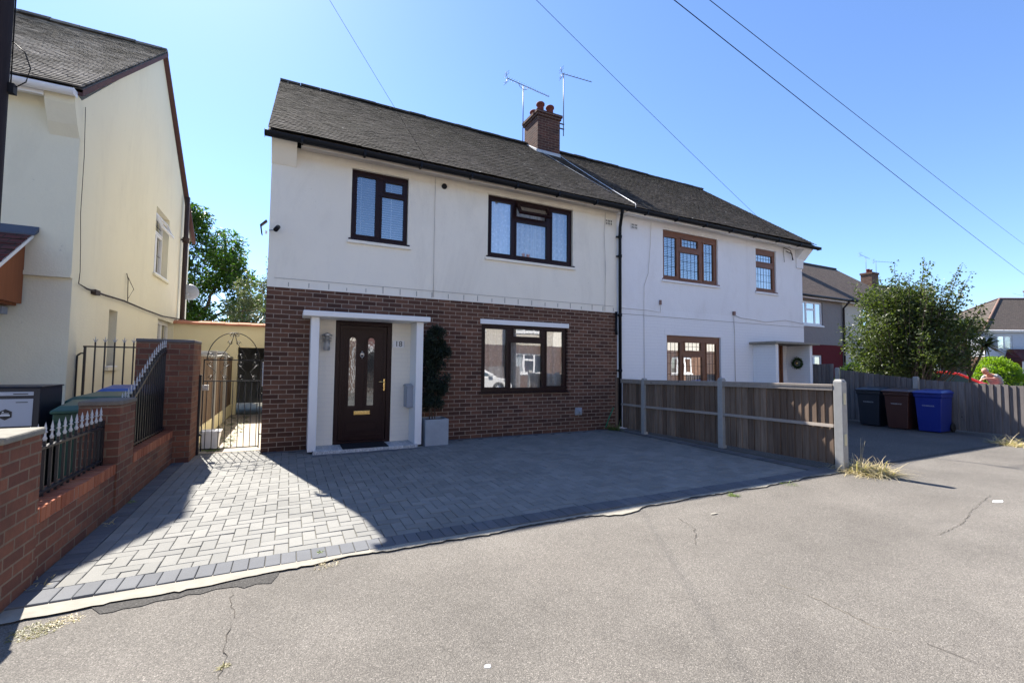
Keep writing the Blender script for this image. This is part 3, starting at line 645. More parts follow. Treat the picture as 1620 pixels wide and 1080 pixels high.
m=MB(); m.tube([(8.02,-.02,4.85),(8.0,-.01,4.3),(7.93,-.01,3.6),(7.80,-.012,3.3),(7.79,-.012,2.75),(7.79,-.012,.4)],.005,6)
m.tube([(7.05,-.02,2.72),(7.9,-.02,2.72),(8.3,-.02,2.69),(8.31,-.02,2.95)],.006,6)
m.tube([(10.9,-.02,2.8),(10.93,-.02,2.3),(10.93,-.02,.1)],.008,6); m.tube([(10.93,-.02,2.78),(11.2,-.02,2.72),(11.7,-.02,2.70),(12.2,-.02,2.66),(13.1,-.02,2.76),(13.96,-.02,2.70)],.008,6)
m.build('wall_cable',M['soffit'],H2)
rb_=simple('rusty_bracket',(.25,.15,.12)); m=MB(); m.box(8.285,8.335,-.03,-.001,2.88,2.99); m.build('cable_box',rb_,H2); m=MB(); m.box(10.88,10.96,-.04,-.001,2.78,2.88); m.build('cable_box',rb_,H2)
m=MB(); m.box(7.08,13.98,-.007,.0,2.590,2.600); m.build('drip_joint',simple('grey_joint',(.33,.31,.29)),H2)
m=MB(); m.tube([(13.05,-.05,4.86),(13.25,-.12,4.78),(13.5,-.04,4.55)],.012,6); m.tube([(13.2,-.03,4.78),(13.45,-.04,4.72),(13.48,-.03,4.55)],.012,6); m.tube([(13.05,-.03,4.85),(13.1,-.03,4.45)],.006,6); m.build('cable_bracket',M['cast'],H2)
unshift(H2)
# wreath, lantern, number plate, post box, mat, planter
def wreath():
    rnd=random.Random(2); c=(13.145,-.33,1.53); m=MB(); m.tube([(c[0]-.03,c[1]+.12*math.cos(t*math.pi/8),c[2]+.12*math.sin(t*math.pi/8)) for t in range(17)],.03,8)
    for k in range(700):
        t=rnd.uniform(0,6.283); r=.12+rnd.gauss(0,.028); p=Vector((c[0]-.03-rnd.uniform(0,.05),c[1]+r*math.cos(t),c[2]+r*math.sin(t))); d=Vector((rnd.uniform(-1,.2),rnd.uniform(-1,1),rnd.uniform(-1,1)))*.022; e=Vector((rnd.uniform(-1,1),rnd.uniform(-1,1),rnd.uniform(-1,1)))*.009
        m.quad(p-e,p+d-e*.3,p+d+e*.3,p+e)
    o=m.build('wreath',M['leafdark'],None,fix=False); tag(o,'round dark green wreath with gold centre hung inside the white porch','wreath')
    m=MB(); m.lathe([(0,-.02),(.03,-.02),(.045,.0),(.03,.02),(0,.02)],(c[0]-.06,c[1],c[2]),12,'x'); m.build('gold_ornament',M['brass'],o)
wreath()
lan=empty('wall_lantern',(.90,0,1.75),0,'tiered steel wall lantern left of the maroon door','lantern')
m=MB()
for i,z in enumerate((.10,.055,.01)): m.lathe([(0.,.03),(.03,.022),(.085-.004*i,0),(.08,-.004),(.0,.004)],(0,-.10,z),20)
m.lathe([(0,.155),(.03,.14),(.088,.105),(.0,.105)],(0,-.10,.0),20); m.build('louvre_shade',M['steel'],lan)
m=MB(); m.lathe([(.0,-.15),(.03,-.15),(.034,-.02),(.034,.12),(0,.12)],(0,-.10,0),16); m.build('lamp_glass',simple('frosted_lamp_glass',(.45,.46,.47),.3),lan)
m=MB(); m.tube([(-.0,-.0,-.10),(0.0,-.10,-.14)],.012,8); m.lathe([(0,0),(.05,0),(.05,-.02),(0,-.02)],(0,-.012,-.10),16,'y')
for k in range(4): t=k*math.pi/2+.6; m.tube([(.055*math.cos(t),-.10+.055*math.sin(t),-.14),(.055*math.cos(t),-.10+.055*math.sin(t),.02)],.005,6)
m.build('bracket',M['steel'],lan)
def text(s,size,loc,rot,mat,name,parent,ext=.002):
    c=bpy.data.curves.new(name,'FONT'); c.body=s; c.size=size; c.extrude=ext; c.align_x='CENTER'; c.align_y='CENTER'
    o=bpy.data.objects.new(name,c); COL.objects.link(o); bpy.context.view_layer.update()
    me=bpy.data.meshes.new_from_object(o); bpy.data.objects.remove(o); bpy.data.curves.remove(c)
    me.materials.clear(); me.materials.append(mat); o=bpy.data.objects.new(name,me); COL.objects.link(o); o.location=loc; o.rotation_euler=rot; o.parent=parent; return o
npl=empty('number_plate',(2.085,-.013,1.745),0,'white house number plate reading 18 beside the door','number plate')
m=MB(); m.box(-.098,.098,-.012,0,-.062,.062); m.build('plate',M['white'],npl,bevel=.004)
m=MB(); m.box(.098,.104,-.016,0,-.05,.05); m.box(-.104,-.098,-.016,0,-.05,.05); m.build('clips',M['steel'],npl)
text('18',.135,(0,-.0135,0),(R(90),0,0),simple('dark_digits',(.03,.03,.035)),'digits',npl,.003)
mb_=empty('post_box',(2.24,-.15,.84),0,'grey metal letter box fixed to the inner side of the right porch pillar','letter box')
m=MB(); m.prism([(-.13,-.19),(.13,-.19),(.13,.17),(.0,.20),(-.13,.17)],lambda a,b:(-.045,a,b),lambda a,b:(.058,a,b)); m.build('box_body',M['galv'],mb_,bevel=.005)
m=MB(); m.prism([(-.14,.165),(.0,.20),(.14,.165),(.14,.175),(.0,.212),(-.14,.175)],lambda a,b:(-.06,a,b),lambda a,b:(.058,a,b)); m.build('lid',M['galv'],mb_)
m=MB(); m.box(1.15,1.86,-.50,-.03,.049,.064); tag(m.build('door_mat',M['mat'],None,bevel=.004),'black rubber doormat on the porch step','doormat')
pl=empty('planter',(2.68,-.28,0),0,'square grey zinc planter against the brick wall right of the porch','planter')
m=MB(); mm=MB(); holed(m,lambda a,d,z:(a,z,d),-.205,.205,-.205,.205,.0,.45,[(-.18,.18,-.18,.18)]); m.box(-.18,.18,-.18,.18,.01,.40); m.build('box',M['zinc'],pl,bevel=.006)
m=MB(); m.box(-.178,.178,-.178,.178,.40,.42); m.build('soil',M['soil'],pl)
# camera and sensors on the corner
cc=empty('security_camera',(.10,-.02,3.52),0,'small black security camera on the cream wall near its left corner','camera')
m=MB(); m.tube([(.03,-.05,.03),(.0,-.17,-.05)],.035,14); m.build('camera_body',M['black'],cc)
m=MB(); m.tube([(-.10,.02,-.02),(.0,.0,-.01),(.02,-.08,.0)],.008,6); m.build('bracket',M['galv'],cc)
ol=empty('floodlight',(-.06,.15,3.55),0,'dark floodlight projecting from the side of the cream wall','floodlight')
m=MB(); m.hexa([(-.10,-.03,-.14),(-.06,-.03,-.17),(-.06,.12,-.17),(-.10,.12,-.14),(-.14,-.03,.10),(-.10,-.03,.10),(-.10,.12,.10),(-.14,.12,.10)]); m.hexa([(-.14,-.03,.10),(-.10,-.03,.08),(-.10,.12,.08),(-.14,.12,.10),(.02,-.03,.26),(.05,-.03,.22),(.05,.12,.22),(.02,.12,.26)]); m.build('lamp_body',M['cast'],ol)
m=MB(); m.box(.0,.06,.0,.06,-.12,-.04); m.build('bracket',M['white'],ol); ol.scale=(.55,.55,.6)
# hose / green stick in corner
# ------------------------------------------------------------------ aerials
def aerial(name,base,h,arm,ang,label,n=12,el=.10,style=0):
    e=empty(name,base,0,label,'aerial',group='television aerials on the roofs')
    m=MB(); m.tube([(0,0,0),(0,0,h)],.014,8); m.build('mast',M['aerial'],e)
    dx,dy,dz=math.cos(ang),math.sin(ang),-.0
    m=MB(); a0_,a1_=arm; m.tube([(dx*a0_,dy*a0_,h),(dx*a1_,dy*a1_,h)],.010,6)
    for k in range(n):
        t=a0_+(a1_-a0_)*(k+.5)/n; w=el*(1.2-.5*k/n); m.tube([(dx*t-dy*w,dy*t+dx*w,h+.01),(dx*t+dy*w,dy*t-dx*w,h+.01)],.004,5)
    m.build('boom',M['aerial'],e)
    m=MB(); q=a0_; 
    for s in (-1,1): m.tube([(dx*q,dy*q,h),(dx*(q-.06),dy*(q-.06),h+s*.18)],.008,5)
    for s in (-.15,-.08,.08,.15): m.tube([(dx*(q-.03)-dy*.14,dy*(q-.03)+dx*.14,h+s),(dx*(q-.03)+dy*.14,dy*(q-.03)-dx*.14,h+s)],.005,5)
    m.build('reflector',M['aerial'],e)
    if style: 
        m=MB(); m.tube([(dx*-.18,dy*-.18,h),(dx*-.12,dy*-.12,h-.09),(0,0,h-.13),(dx*.12,dy*.12,h-.09),(dx*.18,dy*.18,h)],.008,6); m.build('cradle',M['aerial'],e)
    return e
aerial('tv_aerial',(6.42,3.6,8.1),1.72,(-.58,1.0),R(8),'long many-rodded aerial on a mast left of the chimney',18,.07,1)
aerial('tv_aerial',(7.60,3.2,8.35),1.95,(-.05,1.0),R(-4),'short aerial pointing right on a mast right of the chimney',9,.05)
m=MB()
for z in (8.55,8.70): m.box(7.42,7.62,3.18,3.22,z,z+.02)
tag(m.build('mast_bracket',M['cast'],None),'rusty bracket holding the right hand aerial mast to the chimney side','bracket')
m=MB(); 
def slope(x,y,h=.05): return (x,y,EZ+(y-EY)*(RZ-EZ)/(RY-EY)+h)
m.tube([slope(6.72,3.30),slope(6.78,2.4),slope(6.95,1.3),slope(7.1,.3)],.005,6); tag(m.build('aerial_cable',M['lead'],None),'pale aerial cable crossing the tiles left of the chimney shadow','cable')
m=MB(); m.tube([slope(7.45,3.2),slope(7.35,2.5),slope(7.27,1.4,.07),slope(7.22,.2,.09),(7.21,-.40,5.03),(7.18,-.42,4.92),(7.09,-.12,4.78)],.0065,6); tag(m.build('aerial_cable',M['whitegut'],None),'pale aerial cable running down from the chimney over the gutter to the downpipe','cable')
# ------------------------------------------------------------------ neighbour house on the left
N=empty('cream_house',(-2.3,0,0),0,'pale yellow neighbouring house on the left with a windowed side wall','house')
def shiftc(par,dx,dy=0,dz=0):
    for c in [q for q in bpy.data.objects if q.parent==par]: c.location.x-=dx; c.location.y-=dy; c.location.z-=dz
SX=mapX(-2.3)
S1=(3.88,5.05,3.31,4.74); S2=(1.42,1.81,1.32,2.24); S3=(4.45,5.98,1.3,2.36)
m=MB(); holed(m,mapY(-.06),-9.3,-2.303,2.56,4.93,-.25,0,[(-8.1,-6.1,3.55,4.78),(-5.4,-4.4,3.55,4.78)]); m.build('upper_wall',M['nrender'],N)
m=MB(); holed(m,mapY(-.02),-9.3,-2.303,-.05,2.555,-.25,0,[]); m.hexa([(-9.3,-.085,2.50),(-2.299,-.085,2.50),(-2.299,-.02,2.50),(-9.3,-.02,2.50),(-9.3,-.085,2.556),(-2.299,-.085,2.556),(-2.299,-.02,2.556),(-9.3,-.02,2.556)]); m.build('wall',M['nrender'],N)
m=MB(); holed(m,SX,-.018,7.4,-.05,2.556,-.25,0,[S1,S2,S3]); holed(m,SX,-.058,7.4,2.556,EZ-.05,-.25,0,[S1]); m.prism([(-.058,EZ-.05),(7.4,EZ-.05),(RY,RZ-.09)],lambda a,b:(-2.3,a,b),lambda a,b:(-2.55,a,b)); m.build('side_wall',M['nrender'],N)
m=MB(); m.box(-9.3,-2.56,7.3,7.4,-.05,4.9); m.box(-9.3,-9.1,.3,7.29,-.05,4.9); m.box(-9.0,-2.56,.3,7.29,4.8,4.86); m.build('rear_wall',M['nrender'],N)
for w,kd,P in ((S1,'room',[(.07,.93,.10,.30),(.07,.46,.36,.94),(.54,.93,.36,.94)]),(S2,'curtain',[(.14,.86,.06,.95)]),(S3,'room',[(.05,.5,.08,.95),(.56,.95,.08,.95)])):
    window(N,SX,*w,P,M['white'],kd,leadc=(.3,.35),sillmat=M['nrender'],rec=.12,seed=4)
m=MB(); 
def of2(a,d,z):
    t=R(25); zt_=4.60; h=zt_-z; return (-2.3-.06+d*math.cos(t)+h*math.sin(t),a,zt_-h*math.cos(t)+d*math.sin(t))
holed(m,of2,3.93,5.0,4.26,4.60,0,.045,[(3.98,4.95,4.30,4.56)]); m.build('opened_top_light',M['white'],N)
r=roof(N,-9.35,-2.22,M['tile2'],14,thk=.021,jit=.35)
m=MB(); m.hexa([(-2.30,EY,EZ-.10),(-2.215,EY,EZ-.10),(-2.215,RY,RZ-.11),(-2.30,RY,RZ-.11),(-2.30,EY,EZ-.012),(-2.215,EY,EZ-.012),(-2.215,RY,RZ-.02),(-2.30,RY,RZ-.02)])
m.hexa([(-2.30,RY,RZ-.11),(-2.215,RY,RZ-.11),(-2.215,7.8,EZ-.16),(-2.30,7.8,EZ-.16),(-2.30,RY,RZ-.02),(-2.215,RY,RZ-.02),(-2.215,7.8,EZ-.06),(-2.30,7.8,EZ-.06)]); m.build('verge',simple('dark_verge_clay',(.10,.05,.045),.85,var=.3,scale=20),N)
gutter(N,-9.4,-2.27,M['whitegut']); m=MB(); m.box(-9.3,-2.6,-.30,-.278,EZ-.18,EZ-.03); m.box(-9.3,-2.6,-.277,-.07,EZ-.11,EZ-.09); m.build('fascia',M['white'],N)
m=MB(); m.prism([(-.055,4.40),(.05,4.40),(.05,4.94),(-.30,4.94),(-.27,4.78),(-.16,4.55)],lambda a,b:(-2.60,a,b),lambda a,b:(-2.297,a,b)); m.build('eaves_corbel',M['nrender'],N)
m=MB(); m.box(-4.6,-2.81,-1.35,-.065,2.09,2.15)   # porch canopy soffit
m.build('canopy_base',M['timber'],N)
m=MB()
m.prism([(-.07,2.12),(-.07,2.98),(-1.10,2.21),(-1.10,2.12)],lambda a,b:(-2.76,a,b),lambda a,b:(-2.80,a,b)); m.build('timber_cheek',M['timber'],N)
r=tiles(-4.6,-2.68,-1.42,2.06,-.10,3.04,31,gauge=.16,tw=.22).build('porch_roof',M['redtile'],N)
m=MB(); m.hexa([(-4.6,-1.42,1.99),(-2.68,-1.42,1.99),(-2.68,-.08,2.99),(-4.6,-.08,2.99),(-4.6,-1.42,2.05),(-2.68,-1.42,2.05),(-2.68,-.08,3.04),(-4.6,-.08,3.04)]); m.build('porch_verge',M['white'],r)
m=MB(); m.hexa([(-4.6,-.17,3.0),(-2.64,-.17,3.0),(-2.64,-.065,3.07),(-4.6,-.065,3.07),(-4.6,-.175,3.02),(-2.64,-.175,3.02),(-2.64,-.065,3.14),(-4.6,-.065,3.14)]); m.build('lead_flashing',simple('blue_grey_lead',(.07,.09,.13),.6,.4,.2),r)
m=MB(); m.box(-4.6,-3.02,-.75,-.03,-.05,2.09); m.build('porch_front',M['white'],N)
m=MB(); m.tube([(-2.27,-.03,4.88),(-2.262,.0,4.2),(-2.27,.02,3.4),(-2.262,.06,2.95),(-2.27,.12,2.62),(-2.265,.08,2.45),(-2.26,.35,2.42),(-2.255,1.0,2.42),(-2.25,1.9,2.44),(-2.25,3.2,2.42),(-2.25,4.6,2.42),(-2.25,6.2,2.50)],[.004]*5+[.006,.012,.014,.014,.014,.014,.014],6); m.box(-2.30,-2.24,.62,.80,2.38,2.45)
m.tube([(-2.26,2.15,2.46),(-2.27,2.15,2.85),(-2.28,2.1,2.95)],.007,5); m.tube([(-2.26,2.15,2.5),(-2.22,2.3,2.7),(-2.27,2.12,2.9)],.005,5); m.build('wall_cable',M['cast'],N)
m=MB(); m.box(-3.0,-2.90,-.16,-.03,1.98,2.07); m.build('porch_light',M['galv'],N)
shiftc(N,-2.3)
sp=empty('soil_pipe',(-2.19,6.3,0),0,'old black cast iron soil pipe up the far end of the yellow side wall','pipe')
m=MB(); m.tube([(0,0,0),(0,0,5.75)],.055,12); m.build('pipe',M['cast'],sp)
m=MB()
for z in (1.1,2.45,4.6): m=MB(); m.lathe([(.056,-.07),(.075,-.07),(.08,.05),(.056,.07)],(0,0,z),14); m.box(-.11,.0,-.02,.02,z-.02,z+.02); m.build('pipe_collar',M['cast'],sp)
m=MB(); m.tube([(0,0,2.3),(-.10,.1,2.15)],.045,10); m.build('branch_pipe',M['cast'],sp)
ds=empty('satellite_dish',(-2.27,6.9,3.30),0,'grey satellite dish behind the black soil pipe','satellite dish')
m=MB(); m.lathe([(.0,-.05),(.09,-.04),(.16,-.01),(.22,.025),(.22,.03),(.16,.0),(.0,-.04)],(.12,-.05,0),20,'y'); m.build('dish',M['galv'],ds)
m=MB(); m.tube([(-.12,.05,0),(.12,.0,0)],.018,6); m.tube([(.12,-.03,-.28),(.12,-.35,-.1)],.01,6); m.box(.09,.15,-.40,-.33,-.13,-.07); m.build('arm',M['galv'],ds)
ds2=empty('wall_dish',(-4.0+1.05,-.1,4.62),0,'small round plate on the wall under the white gutter','satellite dish') if False else None
# telegraph pole
tp=empty('telegraph_pole',(-1.665,-3.60,0),0,'dark wooden telegraph pole at the left edge behind the brick pier','telegraph pole')
m=MB(); m.tube([(0,0,-.02),(0,0,2.5),(0,0,5),(0,0,8.0)],[.145,.135,.125,.11],20); m.build('pole_shaft',M['pole'],tp)
m=MB(); m.tube([(.135,.02,4.6),(.132,.03,4.0),(.137,.03,3.35)],.005,6); m.tube([(.13,.03,3.72),(.20,.03,3.66),(.235,.03,3.55),(.215,.03,3.44),(.14,.03,3.36)],.004,5); m.box(.115,.165,.0,.05,3.33,3.40); m.build('pole_cable',M['black'],tp)
m=MB(); m.lathe([(0.111,7.7),(.16,7.7),(.16,7.74),(.111,7.74)],(0,0,0),16); m.build('ring_head',M['galv'],tp)
# overhead wires
def wire(p0,p1,sag,label,r=.006,name='overhead_wire'):
    p0,p1=Vector(p0),Vector(p1); n=24; pts=[]
    for k in range(n+1):
        t=k/n; p=p0.lerp(p1,t); p.z-=4*sag*t*(1-t); pts.append(p-p0)
    o=MB().tube(pts,r,5).build(name,M['black'],None); o.location=p0; tag(o,label,'wire','telephone wires across the sky'); return o
TOP=(-1.64,-3.68,7.95)
wire(TOP,(2.64,-.12,4.94),.05,'leftmost thin black wire coming down to the eaves of the cream rendered half',.0028)
wire(TOP,(13.26,-.12,4.86),.10,'thin black wire coming down to the eaves of the white house',.0038)
wire((TOP[0]+.05,TOP[1],7.95),(59.93,5.0,6.87),.2,'long thick wire sloping down to the right, lower of the right pair',.0085)
wire((TOP[0]+.05,TOP[1]-.05,8.05),(74.1,8.0,11.4),.2,'long wire sloping down to the right, upper of the right pair',.0075)
wire((52,2.5,7.2),(92,17,12.3),.5,'faint distant wire above the far hipped roof, upper one',.014)
wire((52,2.5,6.7),(92,17,11.3),.6,'faint distant wire just above the far hipped roof, lower one',.014)
# ------------------------------------------------------------------ garden wall with piers and railings
GW_=empty('garden_wall',(-1.16,-2.4,0),0,'low orange red brick wall with a brick on edge coping between the piers','wall')
def low_wall(y0,y1):
    m=MB(); m.box(-1.27,-1.05,y0,y1,-.05,.352); w=m.build('brickwork',M['gbrick'],GW_)
    m=MB(); y=y0; rnd=random.Random(int(y0*10))
    while y<y1-.03:
        e=min(y+.072,y1); dz=rnd.uniform(-.003,.003); dx=rnd.uniform(-.003,.003); m.box(-1.273+dx,-1.047+dx,y+.004,e-.004,.356,.452+dz); y+=.075
    m.build('coping_bricks',M['onedge'],w,bevel=.004)
    m=MB(); m.box(-1.268,-1.052,y0,y1,.353,.444); m.build('mortar_bed',M['concrete'],w)
low_wall(-4.14,-2.66); low_wall(-2.21,-.37)
for c in [q for q in bpy.data.objects if q.parent==GW_]: c.location=(1.16,2.4,0)
def pier(name,x0,x1,y0,y1,h,label,cap,capmat,base=None):
    e=empty(name,((x0+x1)/2,(y0+y1)/2,0),0,label,'brick pier','brick piers of the garden wall')
    m=MB(); m.box(x0,x1,y0,y1,-.05,h); o=m.build('shaft',M['gbrick'],e); o.location=(-(x0+x1)/2,-(y0+y1)/2,0)
    m=MB(); rnd=random.Random(len(label))
    n=9; vs=[]; c_=.02
    m.box(x0-cap,x1+cap,y0-cap,y1+cap,h+.001,h+.045); o=m.build('cap',capmat,e,bevel=.012); o.location=(-(x0+x1)/2,-(y0+y1)/2,0)
    return e
pier('brick_pier',-1.285,-1.035,-4.58,-4.135,.93,'low brick pier nearest the camera with a pale mortar cap',.012,simple('mossy_mortar_cap',(.22,.205,.17),.95,var=.35,scale=14,bump=.8))
pier('brick_pier',-1.33,-1.035,-2.665,-2.20,.985,'middle brick pier between the straight and the swept railings',.008,simple('brown_mortar_cap',(.17,.145,.12),.95,var=.35,scale=16,bump=.8))
pier('brick_pier',-1.50,-.855,-.37,.235,1.66,'tall wide brick pier beside the arched gate',.006,simple('grey_cap',(.13,.12,.12),.9))
def spear(m,x,y,z,s=1.):
    m.lathe([(.009*s,0),(.009*s,.008*s),(.014*s,.012*s),(.006*s,.03*s),(.006*s,.05*s),(.015*s,.056*s),(.006*s,.064*s),(.009*s,.08*s),(.0,.125*s)],(x,y,z),8)
def spears(tips,par):
    o=None
    for (x,y,z,s_) in tips:
        if o is None: m=MB(); spear(m,0,0,0,s_); o=m.build('spear_tip',M['spear'],par); o.location=(x,y,z)
        else: c=o.copy(); COL.objects.link(c); c.location=(x,y,z)
ra=empty('straight_railing',(-1.16,-3.4,.45),0,'straight black railing with silver spear tips between the near and middle piers','railing','railings on the garden wall')
m=MB(); tips=[]; x=-1.16; o_=Vector((-1.16,-3.4,.45))
def rz(y): return .80+.02*math.sin((y+4.1)*.8)
y=-4.06
while y<-2.70:
    m.box(-.008,.008,y+3.4-.008,y+3.4+.008,-.0,rz(y)+.03-.45); tips.append((0,y+3.4,rz(y)+.032-.45,1.05)); y+=.104
m.build('bars',M['iron'],ra)
m=MB(); m.box(-.02,.02,-.73,.735,.335,.352); m.box(-.02,.02,-.73,.735,.03,.045); m.box(-.02,.02,.70,.735,.0,.40); m.box(-.02,.02,.735,.775,.0,.07); m.build('rails',M['iron'],ra)
spears(tips,ra)
rb=empty('swept_railing',(-1.16,-1.3,.45),0,'curved black railing sweeping up to the tall pier, with silver spear tips','railing','railings on the garden wall')
m=MB(); tips=[]; top=[]
def sz(y): t=(y+2.17)/1.77; t=max(0,min(1,t)); return .92+.62*(t*t*(3-2*t))**.85
y=-2.14
while y<-.40:
    z=sz(y)-.45; m.box(-.008,.008,y+1.3-.008,y+1.3+.008,0,z+.05); tips.append((0,y+1.3,z+.052,.85)); top.append((0,y+1.3,z)); y+=.094
m.build('bars',M['iron'],rb)
m=MB(); 
for (xa,ya,za),(xb,yb,zb) in zip(top[:-1],top[1:]): m.hexa([(-.02,ya,za-.03),(.02,ya,za-.03),(.02,yb,zb-.03),(-.02,yb,zb-.03),(-.02,ya,za),(.02,ya,za),(.02,yb,zb),(-.02,yb,zb)])
m.box(-.02,.02,-.86,.91,.03,.045); m.tube([(0,-.84,.44),(.02,-.80,.34),(.03,-.86,.27)],.008,6); m.build('rails',M['iron'],rb); spears(tips,rb)
# small gate between neighbour's wall and tall pier
bg=empty('spiked_gate',(-2.25,.25,0),0,'plain black spiked gate against the yellow side wall','gate')
m=MB(); 
for k in range(8):
    x=.04+k*.107; m.box(x-.008,x+.008,-.008,.008,.1,1.60 if k==0 else 1.66)
m.build('bars',M['iron'],bg)
m=MB(); m.box(.02,.80,-.012,.012,1.585,1.605); m.box(.02,.80,-.012,.012,.12,.14); m.box(.028,.052,-.015,.015,.08,1.60); m.box(-.045,-.03,-.01,.01,.1,1.47); m.tube([(-.035,0,1.47),(-.0,0,1.50),(.03,0,1.50)],.012,6); m.lathe([(0,-.02),(.045,-.02),(.045,.02),(0,.02)],(.73,0,1.5),12,'x'); m.build('gate_frame',M['iron'],bg)
m=MB()
for k in range(1,8):
    x=.04+k*.107
    for dx,dz in ((-.028,.045),(0,.075),(.028,.045)): m.tube([(x,0,1.66),(x+dx,0,1.66+dz)],[.008,.003],5)
m.build('fleur_tips',M['spear'],bg)
# arched gate
ag=empty('arched_gate',(-.43,.28,0),0,'black wrought iron gate with scrolls and an arched top between pier and house','gate')
m=MB(); XA,XB=-.385,.385
for k in range(9):
    x=XA+.085*k+.05
    if x<XB: m.tube([(x,0,.06),(x,0,1.10)],.0055,6)
m.build('bars',M['iron'],ag)
m=MB()
for z in (.06,1.10,1.43): m.box(XA,XB,-.009,.009,z-.008,z+.008)
m.box(XA-.008,XA+.008,-.009,.009,.03,1.44); m.box(XB-.008,XB+.008,-.009,.009,.03,1.44)
m.tube([(.35*math.cos(math.pi*k/20),0,1.43+.43*math.sin(math.pi*k/20)) for k in range(21)],.007,6)
m.box(XB,XB+.06,-.008,.008,1.44,1.455)
for z in (.25,.9,1.27): m.tube([(XB,0,z),(XB+.05,0,z)],.01,6)
m.build('gate_frame',M['iron'],ag)
def scroll(m,cx,cz,r,sx,sz,turns=1.4,r_=.0045):
    m.tube([(cx+sx*r*(1-t/18*.8)*math.cos(turns*6.283*t/18),0,cz+sz*r*(1-t/18*.8)*math.sin(turns*6.283*t/18)) for t in range(19)],r_,5)
m=MB()
for c in (-.20,.20):
    for s in (-1,1):
        scroll(m,c+s*.10,1.49,.045,s,1); scroll(m,c+s*.10,1.37,.045,s,-1); scroll(m,c+s*.09,1.15,.04,s,1)
        m.tube([(c+s*.13,0,1.35),(c+s*.03,0,1.24),(c+s*.10,0,1.13)],.005,5)
m.tube([(-.19,0,1.43),(-.12,0,1.56),(-.04,0,1.70),(0,0,1.855)],.005,5); m.tube([(.19,0,1.43),(.12,0,1.56),(.04,0,1.70),(0,0,1.855)],.005,5)
for s in (-1,1): scroll(m,s*.055,1.70,.035,s,1); scroll(m,s*.035,1.83,.03,s,-1)
m.build('scrollwork',M['iron'],ag)
m=MB(); m.box(XA-.01,XA+.07,-.03,.03,.96,1.04); m.box(XA+.0,XA+.05,-.05,-.03,.985,1.005); m.build('latch',M['steel'],ag)
gp=empty('gate_post',(-.845,.18,0),0,'square black steel gate post against the tall brick pier','gate post')
m=MB(); m.box(-.03,.02,-.03,.03,0,1.18); m.build('post',M['iron'],gp,bevel=.003)
m=MB(); m.box(-.035,.025,-.035,.035,1.18,1.20); m.build('post_cap',M['iron'],gp); m=MB(); m.box(.02,.05,-.02,.02,.28,.31); m.build('hinge',M['iron'],gp)
m=MB(); m.box(-.02,-.005,.14,.26,1.02,1.4); tag(m.build('white_meter_box',M['white'],None,bevel=.004),'narrow white box on the side wall beside the gate','meter box')
# side passage
pf=empty('passage_fence',(-1.0,4.0,0),0,'brown board fence with concrete posts along the side passage','fence')
rnd=random.Random(8)
for (ya,yb) in ((-3.0,-1.35),(-1.23,.3),(.42,2.0)):
    m=MB(); y=ya
    while y<yb: m.box(-.012,.0+rnd.uniform(0,.006),y,y+.097,.28,1.52+rnd.uniform(-.03,.03)); y+=.1
    m.build('boards',M['fence'],pf)
    m=MB(); m.box(-.03,.02,ya,yb,.0,.28); m.build('gravel_board',M['yellow'],pf)
for y in (-1.29,.36): m=MB(); m.box(-.05,.05,y-.055,y+.055,0,1.62); m.build('post',M['postcon'],pf,bevel=.006)
m=MB(); m.tube([(.0,-3,1.52),(.0,-1.3,1.50),(.0,0,1.54),(0,2.0,1.5)],.03,6); m.build('rail_top',M['postcon'],pf)
ob=empty('outbuilding',(-1.0,6.0,0),0,'single storey yellow outbuilding with a clay coping at the end of the passage','outbuilding')
m=MB(); holed(m,lambda a,d,z:(a,-d,z),-3.2,.95,0,2.36,-.2,0,[(.12,.74,0,1.79),(-.95,-.15,.0,1.62)]); m.box(-3.2,.95,.2,4,-.0,.0+2.3) if False else None; m.build('wall',M['yellow'],ob)
m=MB(); x=-3.2
while x<.9: m.prism([(-.10,0),(.26,0),(.24,.05),(.08,.10),(-.08,.05)],lambda a,b,x=x:(x+.003,a,2.36+b+.004*math.sin(x*9)),lambda a,b,x=x:(x+.297,a,2.36+b+.004*math.sin(x*7))); x+=.30
m.build('coping_tiles',M['clay'],ob)
m=MB(); m.box(-3.2,.95,.21,4.0,2.2,2.3); m.box(-3.2,.95,3.9,4.0,0,2.2); m.box(-3.2,-3.1,.2,3.9,0,2.2); m.box(.85,.95,.2,3.9,0,2.2); m.build('roof',M['lead'],ob)
m=MB(); m.box(-.95,-.15,-.05,.0,1.62,1.68); m.box(-.2,-.14,-.05,.0,.0,1.62); m.build('door_trim',M['white'],ob)
cl=empty('concrete_ledge',(0,0,0)) if False else None
tb=empty('white_tub',(-.74,.72,0),0,'white plastic tub standing on the path behind the arched gate','plant tub')
m=MB(); m.add([(-.10,-.10,0),(.10,-.10,0),(.10,.10,0),(-.10,.10,0),(-.13,-.13,.28),(.13,-.13,.28),(.13,.13,.28),(-.13,.13,.28),(-.11,-.11,.28),(.11,-.11,.28),(.11,.11,.28),(-.11,.11,.28),(-.09,-.09,.2),(.09,-.09,.2),(.09,.09,.2),(-.09,.09,.2)],
  [(0,3,2,1),(0,1,5,4),(1,2,6,5),(2,3,7,6),(3,0,4,7),(4,5,9,8),(5,6,10,9),(6,7,11,10),(7,4,8,11),(8,9,13,12),(9,10,14,13),(10,11,15,14),(11,8,12,15),(12,13,14,15)]); m.build('tub',M['white'],tb,bevel=.006)
m=MB(); holed(m,lambda a,d,z:(a,z,d),-.14,.14,-.14,.14,.262,.288,[(-.128,.128,-.128,.128)]); m.build('rim',M['white'],tb)
